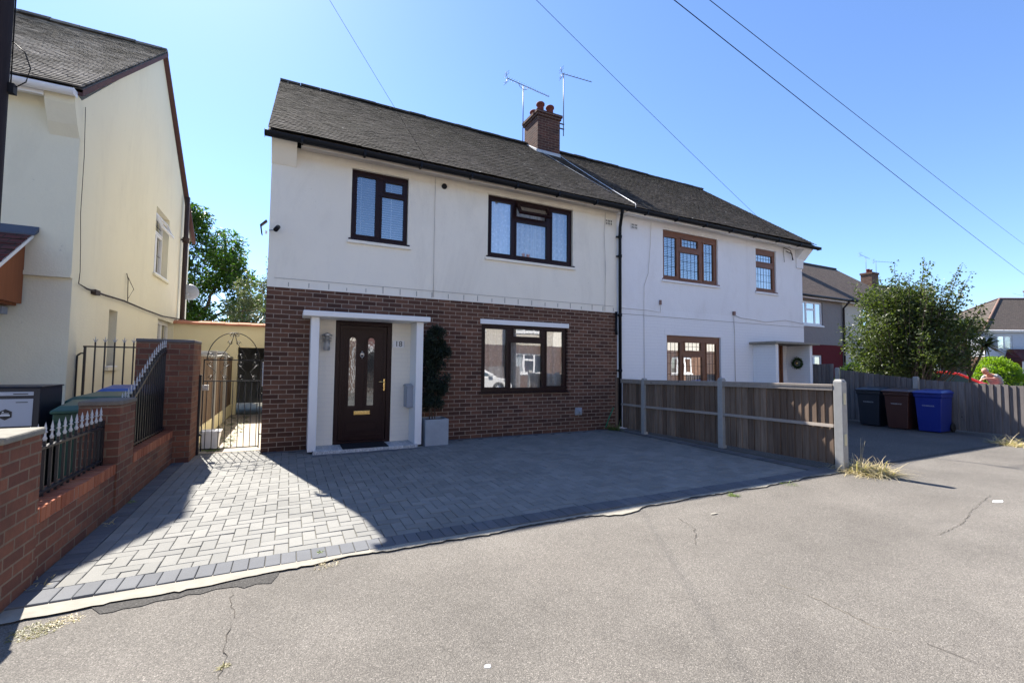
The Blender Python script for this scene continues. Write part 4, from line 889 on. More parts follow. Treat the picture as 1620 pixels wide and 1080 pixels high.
# ------------------------------------------------------------------ fences on the right
def yfence(name,label,pts,boards,mat,railmat,face=-1,posts=(),zb=.04,rails=(.50,),th=.012,cap=True,bw=.105):
    """fence along a polyline pts[(x,y,ztop)...]; face=-1 rails on the -x side"""
    x0,y0,_=pts[0]; e=empty(name,(x0,y0,0),0,label,'fence'); rnd=random.Random(len(label))
    for (xa,ya,za),(xb,yb,zb_) in zip(pts[:-1],pts[1:]):
        L=math.hypot(xb-xa,yb-ya); ux,uy=(xb-xa)/L,(yb-ya)/L; nx,ny=(uy,-ux) if face<0 else (-uy,ux)
        if (nx<0)!=(face<0): nx,ny=-nx,-ny
        def F(s,d,z,xa=xa,ya=ya): return (xa+ux*s+nx*d-x0,ya+uy*s+ny*d-y0,z)
        m=MB(); s=.06
        while s<L-.06:
            zt=za+(zb_-za)*s/L-(.05 if cap else 0)+rnd.uniform(-.008,.004); w=min(bw-.004,L-.06-s); d=rnd.uniform(-.003,.003)
            # feather edge boards: thick edge proud
            m.hexa([F(s,-.010+d,zb),F(s+w+.002,-.010+d,zb),F(s+w+.002,boards+d,zb),F(s,.000+d,zb),F(s,-.010+d,zt),F(s+w+.002,-.010+d,zt),F(s+w+.002,boards+d,zt),F(s,.000+d,zt)])
            s+=bw
        pn=m.build('board_panel',mat,e)
        m=MB()
        for r_ in rails:
            z1_=za*r_; z2_=zb_*r_; m.hexa([F(.05,.004+boards,z1_-.022),F(L-.05,.004+boards,z2_-.022),F(L-.05,.045,z2_-.022),F(.05,.045,z1_-.022),F(.05,.004+boards,z1_+.022),F(L-.05,.004+boards,z2_+.022),F(L-.05,.03,z2_+.026),F(.05,.03,z1_+.026)])
        if m.v: m.build('fence_rail',railmat,e,bevel=.004)
        m=MB()
        if cap: m.hexa([F(.05,-.04,za-.05),F(L-.05,-.04,zb_-.05),F(L-.05,.055,zb_-.05),F(.05,.055,za-.05),F(.05,-.04,za-.012),F(L-.05,-.04,zb_-.012),F(L-.05,.055,zb_-.012),F(.05,.055,za-.012)]); m.build('capping_rail',railmat,e,bevel=.004); m=MB(); m.hexa([F(.05,.02,za-.10),F(L-.05,.02,zb_-.10),F(L-.05,.05,zb_-.10),F(.05,.05,za-.10),F(.05,.02,za-.052),F(L-.05,.02,zb_-.052),F(L-.05,.05,zb_-.052),F(.05,.05,za-.052)])
        if m.v: m.build('fence_rail',railmat,e,bevel=.004)
    for (x,y,z,w) in posts:
        m=MB(); a=w/2; m.box(-a,a,-a,a,0,z-.03); m.hexa([(-a,-a,z-.03),(a,-a,z-.03),(a,a,z-.03),(-a,a,z-.03),(-a*.7,-a*.7,z),(a*.7,-a*.7,z),(a*.7,a*.7,z),(-a*.7,a*.7,z)])
        p=m.build('post',M['postcon'],e,bevel=.006); p.location=(x-x0,y-y0,0)
    return e
df=yfence('panel_fence','brown board fence with concrete posts dividing the two driveways',[(6.975,-.15,1.13),(6.985,-.865,1.13),(7.14,-2.62,1.165),(7.255,-4.42,1.185)],.018,M['fence'],M['rail'],-1,
   posts=[(6.985,-.88,1.15,.095),(7.14,-2.62,1.21,.10),(7.262,-4.44,1.245,.115)],zb=.06)
m=MB()
for z in (.90,.34): m.box(-.045,.01,-.071,-.058,z,z+.16)
o=m.build('pale_fixing_block',simple('pale_yellow_block',(.55,.50,.34)),df,bevel=.004); o.location=(.287,-4.29,0)
m=MB(); m.box(-.05,.04,-.05,.04,0,1.14); p=m.build('timber_post',M['fence'],df); p.location=(.02,.18,0)
yfence('board_fence','grey feather board fence beyond the bins along the white house drive',[(14.08,-.05,1.52),(14.08,-.80,1.52)],.022,M['fence2'],M['rail'],-1,cap=False,rails=(),zb=.02)
yfence('board_fence','long grey board fence behind the three wheelie bins, post in the middle',[(14.08,-.85,1.37),(14.07,-2.60,1.155),(14.12,-4.45,1.065),(14.12,-4.75,1.06)],.024,M['fence2'],M['rail'],-1,posts=[(14.05,-2.60,1.22,.10),(14.09,-.83,1.42,.09)],cap=False,rails=(),zb=.02,bw=.115)
# ------------------------------------------------------------------ bins
def bin_(loc,rz,body,lid,label,group,w=.50,d=.62,h=.95,txt=True):
    e=empty('wheelie_bin',loc,rz,label,'wheelie bin',group); a,b=w/2,d/2; k=.80
    m=MB(); prof=[(-a*k,-b*k),(a*k,-b*k),(a*k,b*.9),(-a*k,b*.9)]; 
    def ring(z,s,m_=0): return [(-a*s,-b*s,z),(a*s,-b*s,z),(a*s,b*.95,z),(-a*s,b*.95,z)]
    m.add(ring(.02,.78)+ring(h*.82,.93)+ring(h*.83,1.0)+ring(h*.90,1.0),[(3,2,1,0)]+[(i*4+j,i*4+(j+1)%4,i*4+4+(j+1)%4,i*4+4+j) for i in range(3) for j in range(4)])
    m.build('bin_body',body,e,bevel=.022)
    m=MB(); m.add([(-a*1.06,-b*1.1,h*.905),(a*1.06,-b*1.1,h*.905),(a*1.06,b*1.0,h*.905),(-a*1.06,b*1.0,h*.905),(-a*1.06,-b*1.1,h*.935),(a*1.06,-b*1.1,h*.935),(a*1.06,b*1.0,h*.945),(-a*1.06,b*1.0,h*.945),(-a*.86,-b*.88,h*.975),(a*.86,-b*.88,h*.975),(a*.86,b*.85,h*1.0),(-a*.86,b*.85,h*1.0)],
        [(3,2,1,0),(0,1,5,4),(1,2,6,5),(2,3,7,6),(3,0,4,7),(4,5,9,8),(5,6,10,9),(6,7,11,10),(7,4,8,11),(8,9,10,11)]); m.build('lid',lid,e,bevel=.010)
    for q_ in (-.45,0,.45):
        m=MB(); m.hexa([(a*q_-.012,-b*.80,h*.10),(a*q_+.012,-b*.80,h*.10),(a*q_+.012,-b*.78,h*.10),(a*q_-.012,-b*.78,h*.10),(a*q_-.012,-b*.868,h*.50),(a*q_+.012,-b*.868,h*.50),(a*q_+.012,-b*.84,h*.50),(a*q_-.012,-b*.84,h*.50)]); m.build('rib',body,e)
    m=MB(); m.tube([(-a*.8,b*1.08,h*.92),(a*.8,b*1.08,h*.92)],.014,8); m.build('handle',body,e)
    for s in (-1,1):
        m=MB(); m.lathe([(0,-.022),(.085,-.022),(.10,-.015),(.10,.015),(.085,.022),(0,.022)],(s*a*.9,b*.98,.10),18,'x'); m.build('wheel',M['rubber'],e)
    if txt: text('THURROCK',.040,(0,-b*.905,h*.62),(R(90-4.5),0,0),M['lead'],'lettering',e,.001)
    return e
GB='household wheelie bins on the white house drive'
bin_((13.50,-3.12,-.008),R(-88),M['binblue'],M['binblue'],'blue wheelie bin, rightmost of the three by the fence',GB)
bin_((13.45,-2.56,-.008),R(-90),M['binbrown'],M['binbrown'],'brown wheelie bin between the black and the blue one',GB)
bin_((13.50,-1.95,-.008),R(-86),M['binblack'],M['binblack'],'black wheelie bin, leftmost of the three by the fence',GB)
GB='green wheelie bins behind the railings'
bin_((-1.37,-2.12,-.02),R(8),M['bingreen'],M['bingreen'],'green wheelie bin nearest the parcel box behind the straight railing',GB,.5,.6,1.02,False)
bin_((-1.45,-1.42,-.02),R(-5),M['bingreen'],M['bingreen'],'green wheelie bin in the middle behind the swept railing',GB,.5,.6,1.06,False)
bin_((-1.45,-.75,-.02),R(3),M['bingreen'],M['binblue2'],'green wheelie bin with a faded blue lid nearest the spiked gate',GB,.5,.6,1.11,False)
# parcel box
pb=empty('parcel_box',(-2.02,-2.0,0),0,'dark parcel box with a pale front panel in the neighbouring front garden','parcel box')
m=MB(); m.box(-.34,.30,-.30,.16,.0,1.14); m.box(-.35,.31,-.31,.17,1.14,1.155); m.build('box_body',simple('dark_blue_black_metal',(.012,.014,.025),.4,.5),pb,bevel=.006)
m=MB(); m.box(-.14,.255,-.306,-.300,.79,1.04); m.build('front_panel',simple('pale_grey_panel',(.45,.47,.52),.4,.5,.05),pb,bevel=.002)
m=MB(); m.box(-.14,.255,-.306,-.300,1.07,1.105); m.build('flap_label',simple('pale_grey_panel_b',(.45,.47,.52),.4,.5,.05),pb,bevel=.002)
m=MB(); hx=[(.075+.050*math.cos(R(60*k+30)),.90+.050*math.sin(R(60*k+30))) for k in range(6)]; m.prism(hx,lambda a,b:(a,-.3065,b),lambda a,b:(a,-.309,b)); m.add([(-.11,-.3075,.995),(.01,-.3075,.995),(.01,-.3075,1.015),(-.06,-.3075,1.015)],[(0,1,2,3)]); m.box(.14,.22,-.3085,-.3062,1.005,1.012); m.box(.12,.22,-.3085,-.3062,1.082,1.09); m.build('badge',M['iron'],pb)
m=MB(); m.box(.043,.107,-.3105,-.3092,.887,.900); m.box(.05,.10,-.3105,-.3092,.906,.912); m.box(.055,.065,-.3105,-.3092,.918,.928); m.build('badge_mark',M['white'],pb)
# ------------------------------------------------------------------ vegetation
def leafcloud(blobs,n,size,rnd,aspect=.5,shell=.55,droop=0.):
    """n little folded leaves spread through a union of ellipsoids (cx,cy,cz,rx,ry,rz)"""
    m=MB(); W=[b[3]*b[4]*b[5] for b in blobs]; tot=sum(W)
    for k in range(n):
        r=rnd.uniform(0,tot); i=0
        while r>W[i] and i<len(blobs)-1: r-=W[i]; i+=1
        b=blobs[i]; v=Vector((rnd.gauss(0,1),rnd.gauss(0,1),rnd.gauss(0,1))).normalized(); q=shell+(1-shell)*rnd.random()**.7 if rnd.random()<.75 else rnd.random()**.5
        p=Vector((b[0]+v.x*b[3]*q,b[1]+v.y*b[4]*q,b[2]+v.z*b[5]*q))
        d=Vector((rnd.gauss(0,1)+v.x*.6,rnd.gauss(0,1)+v.y*.6,rnd.gauss(0,.7)+v.z*.3-droop)).normalized(); s=size*rnd.uniform(.6,1.3)
        c=d.cross(Vector((rnd.gauss(0,1),rnd.gauss(0,1),rnd.gauss(0,1)+1.2)));
        if c.length<1e-3: continue
        c.normalize(); nn=d.cross(c)*(s*.12)
        m.add([p,p+d*s*.45+c*s*aspect*.5+nn,p+d*s,p+d*s*.45-c*s*aspect*.5+nn],[(0,1,2,3)])
    return m
def branches(m,base,tip,r0,r1,rnd,n=6,wob=.08):
    base=Vector(base);tip=Vector(tip); pts=[base.lerp(tip,k/n)+Vector((rnd.uniform(-1,1),rnd.uniform(-1,1),0))*wob*(0 if k in(0,) else 1) for k in range(n+1)]
    m.tube(pts,[r0+(r1-r0)*k/n for k in range(n+1)],7); return pts
def tree(name,loc,label,cat,blobs,stems,nleaf,size,leaf,bark,seed,aspect=.5,shell=.55,droop=0.,group=None,sprigs=()):
    rnd=random.Random(seed); e=empty(name,loc,0,label,cat,group)
    m=MB()
    for s in stems: branches(m,s[0],s[1],s[2],s[3],rnd)
    for b in blobs:
        for k in range(3):
            v=Vector((rnd.gauss(0,1),rnd.gauss(0,1),abs(rnd.gauss(0,1)))).normalized(); st=rnd.choice(stems)[1]; branches(m,st,(b[0]+v.x*b[3]*.7,b[1]+v.y*b[4]*.7,b[2]+v.z*b[5]*.6),.02,.006,rnd,4,.04)
    small=[]
    for b in blobs:  # break the lobes into uneven clumps
        for k in range(9):
            v=Vector((rnd.gauss(0,1),rnd.gauss(0,1),rnd.gauss(0,1))).normalized(); q=rnd.uniform(.35,.95); s=rnd.uniform(.28,.5)
            small.append((b[0]+v.x*b[3]*q,b[1]+v.y*b[4]*q,b[2]+v.z*b[5]*q,b[3]*s,b[4]*s,b[5]*s))
    for (p,q) in sprigs:
        branches(m,p,q,.014,.004,rnd,4,.03); p=Vector(p);q=Vector(q)
        for k in range(7): c=p.lerp(q,(k+1)/7); small.append((c.x,c.y,c.z,.10-.007*k,.10-.007*k,.12))
    m.build('trunk',bark,e)
    leafcloud(small,nleaf,size,rnd,aspect,shell,droop).build('crown',leaf,e,fix=False)
    return e
def shooty(loc,label,seed,RH=1.95,RV=1.6,CZ=2.75,n=170,leaves=230,size=.085):
    rnd=random.Random(seed); e=empty('lilac_tree',loc,0,label,'tree'); tr=MB(); lf=MB()
    for k in range(n):
        a=rnd.uniform(0,6.283); el=rnd.uniform(-.75,1.) if rnd.random()<.8 else rnd.uniform(.5,1.)
        ez=math.sin(el*1.45); eh=math.cos(el*1.45); q=rnd.uniform(.55,1.0) if rnd.random()<.6 else rnd.uniform(.9,1.07)
        long_=rnd.random()<.2 and el>.35
        if long_: q=1.22+rnd.uniform(0,.15)
        tip=Vector((math.cos(a)*eh*RH*q*.85,math.sin(a)*eh*RH*q,CZ+ez*RV*q)); b=Vector((tip.x*.18+rnd.uniform(-.2,.2),tip.y*.2+rnd.uniform(-.25,.25),0))
        mid=Vector((b.x*.6+tip.x*.4,b.y*.6+tip.y*.4,max(.6,tip.z*.62))); pts=[]
        for i_ in range(8):
            t=i_/7; pts.append(b*(1-t)**2+mid*2*t*(1-t)+tip*t*t)
        if k%6==0: tr.tube(pts,[.038-.034*(i_/7) for i_ in range(8)],6)
        else: tr.tube(pts[3:],[.012-.009*(i_/4) for i_ in range(5)],4)
        m_=int(leaves*(.35 if long_ else 1))
        for j_ in range(m_):
            t=.38+.62*rnd.random()**.75 if not long_ else .55+.45*rnd.random()
            p=b*(1-t)**2+mid*2*t*(1-t)+tip*t*t
            if p.z<(1.15 if p.y>-.4 else 1.65): continue
            sp=(.24*(1.15-t)+.05) if not long_ else .05
            p=p+Vector((rnd.gauss(0,sp),rnd.gauss(0,sp),rnd.gauss(0,sp*.9)))
            d=Vector((rnd.gauss(0,1),rnd.gauss(0,1),rnd.gauss(.1,.8))).normalized(); c=d.cross(Vector((rnd.gauss(0,1),rnd.gauss(0,1),rnd.gauss(0,1)+1.)))
            if c.length<1e-3: continue
            c.normalize(); s_=size*rnd.uniform(.55,1.35); nn=d.cross(c)*s_*.15
            lf.add([p,p+d*s_*.45+c*s_*.28+nn,p+d*s_,p+d*s_*.45-c*s_*.28+nn],[(0,1,2,3)])
    tr.build('trunk',M['barklite'],e,fix=False); lf.build('crown',M['leafmid'],e,fix=False)
shooty((17.75,-.98,-.15),'large many stemmed green tree behind the board fence and bins',31,RH=1.85,RV=1.68,n=190,leaves=225,size=.088)
tree('garden_tree',(-3.3,13.8,0),'tall dark green tree with drooping sprays behind the yellow outbuilding','tree',
  [(0,0,5.8,1.7,1.7,1.7),(.6,-.3,4.2,1.9,1.6,1.1),(-.4,0,7.2,1.1,1.2,.8),(1.1,.2,3.0,1.5,1.4,1.0),(1.3,0,4.8,1.2,1.1,.7)],[((0,0,0),(0,0,4.5),.20,.1),((0,0,2.2),(.9,0,4.5),.1,.04),((0,0,3),(-.6,.3,6),.09,.03),((0,0,2.6),(1.4,-.3,3.6),.08,.03)],14000,.20,M['leaftree'],M['bark'],12,.34,.45,.55)
tree('garden_tree',(-.75,10.6,0),'loose pale olive shrub against the cream house corner beyond the outbuilding','tree',
  [(0,0,3.6,.75,.8,.8),(-.5,0,3.0,.7,.7,.6),(.45,0,4.2,.5,.6,.7),(.1,.2,2.6,1.0,.9,.6)],[((0,0,0),(0,0,2.8),.07,.03),((0,0,1),(.4,0,3.4),.04,.02),((0,0,1),(-.5,0,2.8),.04,.02)],5200,.10,M['leafgrey'],M['bark'],13,.5,.4,sprigs=[((.3,0,4.2),(.3,0,5.25)),((-.2,0,3.7),(-.35,0,4.75))])
def blades(m,c,n,L,rnd,w=.035,up=.4,spread=1.,seg=3,droop=.5):
    for k in range(n):
        t=rnd.uniform(0,6.283); e_=rnd.uniform(-.25,1.)*up+ .1; d=Vector((math.cos(t)*spread,math.sin(t)*spread,e_)).normalized(); s=Vector((-math.sin(t),math.cos(t),0)); l=L*rnd.uniform(.6,1.1); p=Vector(c); vs=[]
        for j in range(seg+1):
            q=j/seg; ww=w*(1-q)**.7*.5+.001; pt=p+d*l*q-Vector((0,0,1))*droop*l*q*q*.5; vs+=[pt-s*ww,pt+s*ww]
        m.add(vs,[(2*j,2*j+1,2*j+3,2*j+2) for j in range(seg)])
def cordyline(loc,h,heads,label,seed,n=150,L=.75):
    rnd=random.Random(seed); e=empty('palm_tree',loc,0,label,'palm'); m=MB(); c=MB()
    for i_,(dx,dy,dz) in enumerate(heads):
        branches(m,(0,0,0 if i_==0 else h*.62),(dx,dy,dz),.055 if i_==0 else .035,.03,rnd,5,.015); blades(c,(dx,dy,dz),n,L,rnd,.05,1.,1.,4,.7)
    m.build('trunk',M['bark'],e); c.build('crown',M['palmleaf'],e,fix=False)
cordyline((20.22,-1.56,-.19),2.2,[(.05,0,2.75),(-.28,.3,2.45),(.28,-.3,2.35),(.08,.1,3.0)],'spiky palm like tree right of the large green tree',5,260,.85)
cordyline((-.35,9.2,0),2.6,[(0,0,3.0),(.15,.2,2.7)],'spiky palm just left of the brick wall corner, beyond the outbuilding',6,110,.75)
def dome(name,loc,r,h,label,leaf,n,size,seed):
    rnd=random.Random(seed); e=empty(name,loc,0,label,'bush'); bl=[]
    for k in range(130):
        v=Vector((rnd.gauss(0,1),rnd.gauss(0,1),abs(rnd.gauss(0,.9)))).normalized(); bl.append((v.x*r*.88,v.y*r*.88,h*.35+v.z*h*.58,.17*r/.8,.17*r/.8,.14*r/.8))
    m=leafcloud(bl,n,size,rnd,.6,.5); m.build('foliage',leaf,e,fix=False)
    m=MB(); m.lathe([(0,.05),(r*.8,.1),(r*.86,h*.35),(r*.7,h*.62),(r*.4,h*.8),(0,h*.86)],(0,0,0),20); m.build('inner_twigs',M['leafdark'],e)
    m=MB(); m.tube([(0,0,-.02),(0,0,h*.5)],.06,6); m.build('stem',M['bark'],e)
dome('round_bush',(28.5,.28,-.19),.90,2.25,'bright lime green clipped dome bush beside the person',M['leafbright'],9000,.075,3)
dome('hedge_bush',(21.9,-2.45,-.19),.50,1.26,'low dark green hedge bush in front of the lime dome bush',M['leafdark'],3800,.08,4)
dome('hedge_bush',(22.0,-3.0,-.19),.60,1.28,'dark olive hedge bush at the right edge behind the fence',M['leafgrey'],3500,.08,5)
dome('hedge_bush',(31.5,-1.1,-.19),1.5,2.2,'dark bush at the right edge under the maroon porch roof',M['leafdark'],4000,.12,7)
dome('hedge_bush',(19.3,-.25,-.19),.95,1.75,'dark undergrowth bush behind the stems of the large tree',M['leafdark'],5000,.11,17)
dome('hedge_bush',(18.9,.9,0),.8,1.7,'dark bush at the foot of the large tree, left side',M['leafdark'],4000,.10,8)
# climbing bush by the porch
e=empty('potted_shrub',(2.66,-.26,.40),0,'tall blackish green shrub growing from the zinc planter','shrub'); rnd=random.Random(21); m=MB()
for dx in (-.05,.04,.0): branches(m,(dx,0,0),(dx*2-.03,.02,1.2),.012,.007,rnd,6,.02)
m.build('stems',M['bark'],e)
bl=[]
for k in range(60):
    z=rnd.uniform(.22,1.62); hw=.235*(1-max(0,(z-1.0)/.8)**2)*min(1,.45+z*.6); bl.append((max(rnd.uniform(-hw,hw)+.02,-.10),rnd.uniform(-.10,.12),z,.09,.09,.10))
leafcloud(bl,11000,.045,rnd,.5,.3).build('crown',M['bush'],e,fix=False)
# dry grass tufts, weeds
def tuft(loc,n,L,r,mat,label,seed,w=.006,name='grass_tuft',lean=.9,group='grass tufts and weeds along the paving edge'):
    rnd=random.Random(seed); m=MB()
    for k in range(n):
        t=rnd.uniform(0,6.283); q=rnd.random()**.6*r; c=Vector((math.cos(t)*q,math.sin(t)*q,0)); blades(m,c,1,L*rnd.uniform(.4,1.1),rnd,w,rnd.choice((.5,1.3)),lean,4,rnd.uniform(.4,1.8))
    o=m.build(name,mat,None,fix=False); o.location=loc; return tag(o,label,'grass',group)
tuft((7.50,-4.62,-.01),1300,.47,.30,M['straw'],'big tuft of dry straw grass at the foot of the end fence post',1,.006)
tuft((7.30,-4.58,-.01),60,.26,.10,M['straw'],'thin dry stalks against the left side of the end fence post',2,.004)
tuft((7.52,-4.66,-.01),60,.12,.16,M['weed'],'green weeds under the big dry straw tuft',3,.02)
m=MB(); rnd=random.Random(4)
for k in range(3): a=rnd.uniform(-.1,.3); m.tube([(7.4,-4.6,0),(7.4+a*.4,-4.62,.25),(7.4+a,-4.64+a*.1,.48+rnd.uniform(-.1,.1))],[.002,.0016,.001],4)
tag(m.build('grass_stalks',M['straw'],None),'long dry seed stalks leaning out of the big straw tuft','grass')
tuft((12.7,-4.55,-.01),420,.42,.28,M['straw'],'dry straw tuft on the kerb line near the right edge',5,.008)
tuft((13.3,-4.75,-.01),90,.18,.30,M['straw'],'scattered dry stems at the foot of the right hand fence',6,.006)
tuft((4.80,-4.62,-.01),55,.10,.05,M['weed'],'small green weed on the kerb line halfway along the driveway',7,.008)
tuft((5.85,-4.56,-.01),40,.06,.12,M['weed'],'low weeds on the kerb line near the end fence post',8,.008)
tuft((.127,-5.51,-.018),60,.04,.018,M['weedy'],'tiny yellow green weed growing from the footway crack',9,.003)
tuft((-.80,-4.76,-.018),420,.035,.10,M['weedy'],'patch of short yellowing grass at the bottom left kerb corner',10,.0025)
tuft((-.69,-4.70,-.018),160,.03,.07,M['straw'],'short dry grass at the bottom left kerb corner',11,.0025)
tuft((.60,-4.36,0),22,.045,.02,M['weed'],'tiny weed growing between the blocks near the kerb',12,.005)
tuft((-.99,-3.0,0),26,.09,.05,M['straw'],'dry weed at the foot of the low brick wall',13,.006)
tuft((-1.0,-4.15,0),50,.08,.09,M['straw'],'dry weeds at the foot of the near brick pier',14,.006)
tuft((-1.0,-2.3,0),26,.07,.04,M['weed'],'small weed at the foot of the middle brick pier',15,.006)
tuft((.62,-4.55,-.01),90,.03,.10,M['straw'],'straw coloured grass on the pale kerb strip',16,.0025)
tuft((6.80,-.12,0),160,.34,.13,M['weed'],'green weeds in the dark corner by the drainpipe',17,.012,lean=.5)
tuft((-.70,.55,0),160,.10,.14,M['weed'],'green weeds beside the white tub',18,.012)
m=MB(); m.tube([(6.62,-.07,.05),(6.72,-.06,.25),(6.86,-.05,.48)],.012,6); tag(m.build('garden_hose',simple('green_hose',(.03,.20,.10),.5),None),'short green hose leaning in the corner by the drainpipe','hose')
rnd=random.Random(77)
m=MB()
for k in range(340):
    x=rnd.uniform(-.98,-.45); y=rnd.uniform(.6,5.5); z=.0; s=rnd.uniform(.02,.05); t=rnd.uniform(0,3)
    m.quad((x-s*math.cos(t),y-s*math.sin(t),z+.004),(x+s*.5*math.sin(t),y-s*.5*math.cos(t),z+.012),(x+s*math.cos(t),y+s*math.sin(t),z+.006),(x-s*.5*math.sin(t),y+s*.5*math.cos(t),z+.014))
tag(m.build('fallen_leaves',M['leafgrey'],None,fix=False),kind='stuff',label='fallen leaves along the fence of the side passage',cat='leaves')
# bits lying about
def bit(loc,sx,sy,mat,label,seed):
    rnd=random.Random(seed); m=MB(); n=9; top=[(sx*math.cos(6.283*k/n)*rnd.uniform(.7,1.1),sy*math.sin(6.283*k/n)*rnd.uniform(.7,1.1)) for k in range(n)]
    m.prism(top,lambda a,b:(a,b,0),lambda a,b:(a*.8,b*.8,.0015)); o=m.build('litter',mat,None); o.location=loc; tag(o,label,'litter')
bit((1.237,-6.033,-.017),.020,.016,M['lead'],'white scrap lying on the asphalt at the bottom centre',1)
bit((7.27,-5.96,-.017),.10,.035,M['white'],'flat white scrap lying on the asphalt near the right edge',2)
bit((4.08,-4.96,-.011),.05,.02,M['concrete'],'pale chip on the asphalt in front of the driveway',3)
# ------------------------------------------------------------------ generic houses
def farhouse(loc,rz,w,d,lower,upper,rf,label,wins=(),frame='white',hip=(0,0),ze=5.0,zr=8.1,zsplit=2.58,chim=None,door=None,porch=None,gut='black',end_l=True,extra=None,group=None):
    e=empty('house',loc,rz,label,'house',group); f=mapY(0)
    lo=[v for v in wins if v[3]<=zsplit+.05]+([door] if door else []); up=[v for v in wins if v[3]>zsplit+.05]
    m=MB(); holed(m,f,0,w,-.2,zsplit,-.25,0,lo); m.build('wall',lower,e)
    m=MB(); holed(m,f,-.01,w+.01,zsplit,ze-.07,-.25,.012,up); m.box(-.01,.24,.25,d,zsplit,ze-.07); m.box(w-.24,w+.01,.25,d,zsplit,ze-.07)
    for s,h_ in ((0,hip[0]),(1,hip[1])):
        if not h_: xa=-.01 if s==0 else w-.24; m.prism([(0,ze-.07),(d,ze-.07),(d/2,zr-.09)],lambda a,b:(xa,a,b),lambda a,b:(xa+.25,a,b))
    m.box(.24,w-.24,d-.2,d,zsplit,ze-.07); m.build('upper_wall',upper,e)
    m=MB(); m.box(0,.24,.25,d,-.2,zsplit-.002); m.box(w-.24,w,.25,d,-.2,zsplit-.002); m.box(.24,w-.24,d-.2,d,-.2,zsplit-.002); m.build('side_wall',lower,e)
    o=.28; hl,hr=hip; A=(-o if hl else -.06,-.30,ze); B=(w+(o if hr else .06),-.30,ze); C_=(w+(o if hr else .06),d+.3,ze); D_=(-o if hl else -.06,d+.3,ze); E1=(hl if hl else -.06,d/2,zr); E2=(w-hr if hr else w+.06,d/2,zr)
    m=MB(); t_=.10; low=lambda p:(p[0],p[1],p[2]-t_)
    P=[A,B,C_,D_,E1,E2]; m.add(P+[low(p) for p in P],[(0,1,5,4),(1,2,5),(2,3,4,5),(3,0,4),(0,6,7,1),(1,7,8,2),(2,8,9,3),(3,9,6,0),(6,10,11,7),(8,11,10,9),(7,11,8),(9,10,6)]); r=m.build('roof',rf,e)
    m=MB(); m.tube([E1,E2],.09,8)
    if hl: m.tube([A,E1],.09,8); m.tube([D_,E1],.09,8)
    if hr: m.tube([B,E2],.09,8)
    m.build('ridge_tiles',rf if not hl else M['hipclay'],r)
    m=MB(); m.tube([(A[0],-.36,ze-.07),(B[0],-.36,ze-.07)],.055,8); m.build('gutter',M[gut],e)
    m=MB(); m.box(0,w,-.30,-.27,ze-.20,ze-.10); m.box(0,w,-.27,-.012,ze-.13,ze-.11); m.build('fascia',M['white'] if gut=='white' else M['soffit'],e)
    for i,v in enumerate(wins):
        n=2 if v[1]-v[0]<1.5 else 3
        P=[(.07,.45,.08,.92),(.55,.93,.08,.92)] if n==2 else [(.04,.28,.08,.92),(.34,.66,.08,.30),(.34,.66,.38,.92),(.72,.96,.08,.92)]
        window(e,mapY(0 if v[3]<=zsplit+.05 else -.012),*v,P,M[frame],'curtain',sillmat=M['white'],rec=.06,seed=i,simple_=True)
    if door:
        m=MB(); m.box(door[0],door[1],.08,.12,door[2],door[3]); m.build('door',M['dark'] if not porch else M['dark'],e)
    if porch: # pitched canopy porch
        x0,x1,dd,zb,zt=porch; m=MB(); m.add([(x0,-dd,zb),(x1,-dd,zb),(x1,-.001,zb),(x0,-.001,zb),(x0+.35,-.001,zt),(x1-.35,-.001,zt),(x0+.35,-.25*dd,zt),(x1-.35,-.25*dd,zt)],[(0,1,7,6),(1,2,5,7),(3,0,6,4),(0,3,2,1),(4,6,7,5),(2,3,4,5)]); m.build('porch_roof',M['redtile'],e)
        m=MB(); m.box(x0,x1,-dd-.02,-dd,zb-.12,zb+.02); m.box(x0+.05,x0+.17,-dd+.05,-dd+.17,0,zb-.001); m.box(x1-.17,x1-.05,-dd+.05,-dd+.17,0,zb-.001); m.build('porch_frame',M['white'],e)
    if chim:
        for (cx,cy,cw,ch_) in chim:
            m=MB(); m.box(cx-cw/2,cx+cw/2,cy-.38,cy+.38,zr-.9,zr+ch_); m.box(cx-cw/2-.05,cx+cw/2+.05,cy-.43,cy+.43,zr+ch_+.001,zr+ch_+.14); c=m.build('chimney',M['farbrick'],e)
            for dx in (-.2,.2): MB().lathe([(.10,0),(.09,.2),(.12,.24),(.12,.3),(.07,.3)],(cx+dx,cy,zr+ch_+.14),12).build('chimney_pot',M['pot'],c)
    return e
wL=[(1.2,2.2,3.55,4.75),(3.6,5.6,3.55,4.72),(3.6,5.6,.95,2.15)]
wR=[(4.8,5.8,3.55,4.75),(1.4,3.3,3.55,4.72),(1.4,3.3,.95,2.15)]
a=farhouse((19.35,5.3,0),0,6.98,7.9,M['maroon'],M['pebble'],M['farroof'],'grey pebbledash house with a maroon ground floor seen past the white house corner',
   [(3.35,5.25,3.55,4.72),(3.9,5.15,.95,2.05)],'white',chim=[(6.9,3.6,.8,1.05)])
b=farhouse((26.36,5.3,0),0,6.98,7.9,M['cream2'],M['cream2'],M['farroof'],'pale cream half of the pair beyond, partly behind the large tree',
   [(1.9,3.8,3.55,4.72),(1.6,3.6,.75,2.15)],'white')
m=MB(); m.tube([(0,-.36,4.85),(0,-.08,4.55),(0,-.06,0)],.05,8); o=m.build('drainpipe',M['cast'],None); o.location=(26.36,5.3,0); tag(o,'rusty dark drainpipe between the grey pebbledash house and the pale cream one','drainpipe')
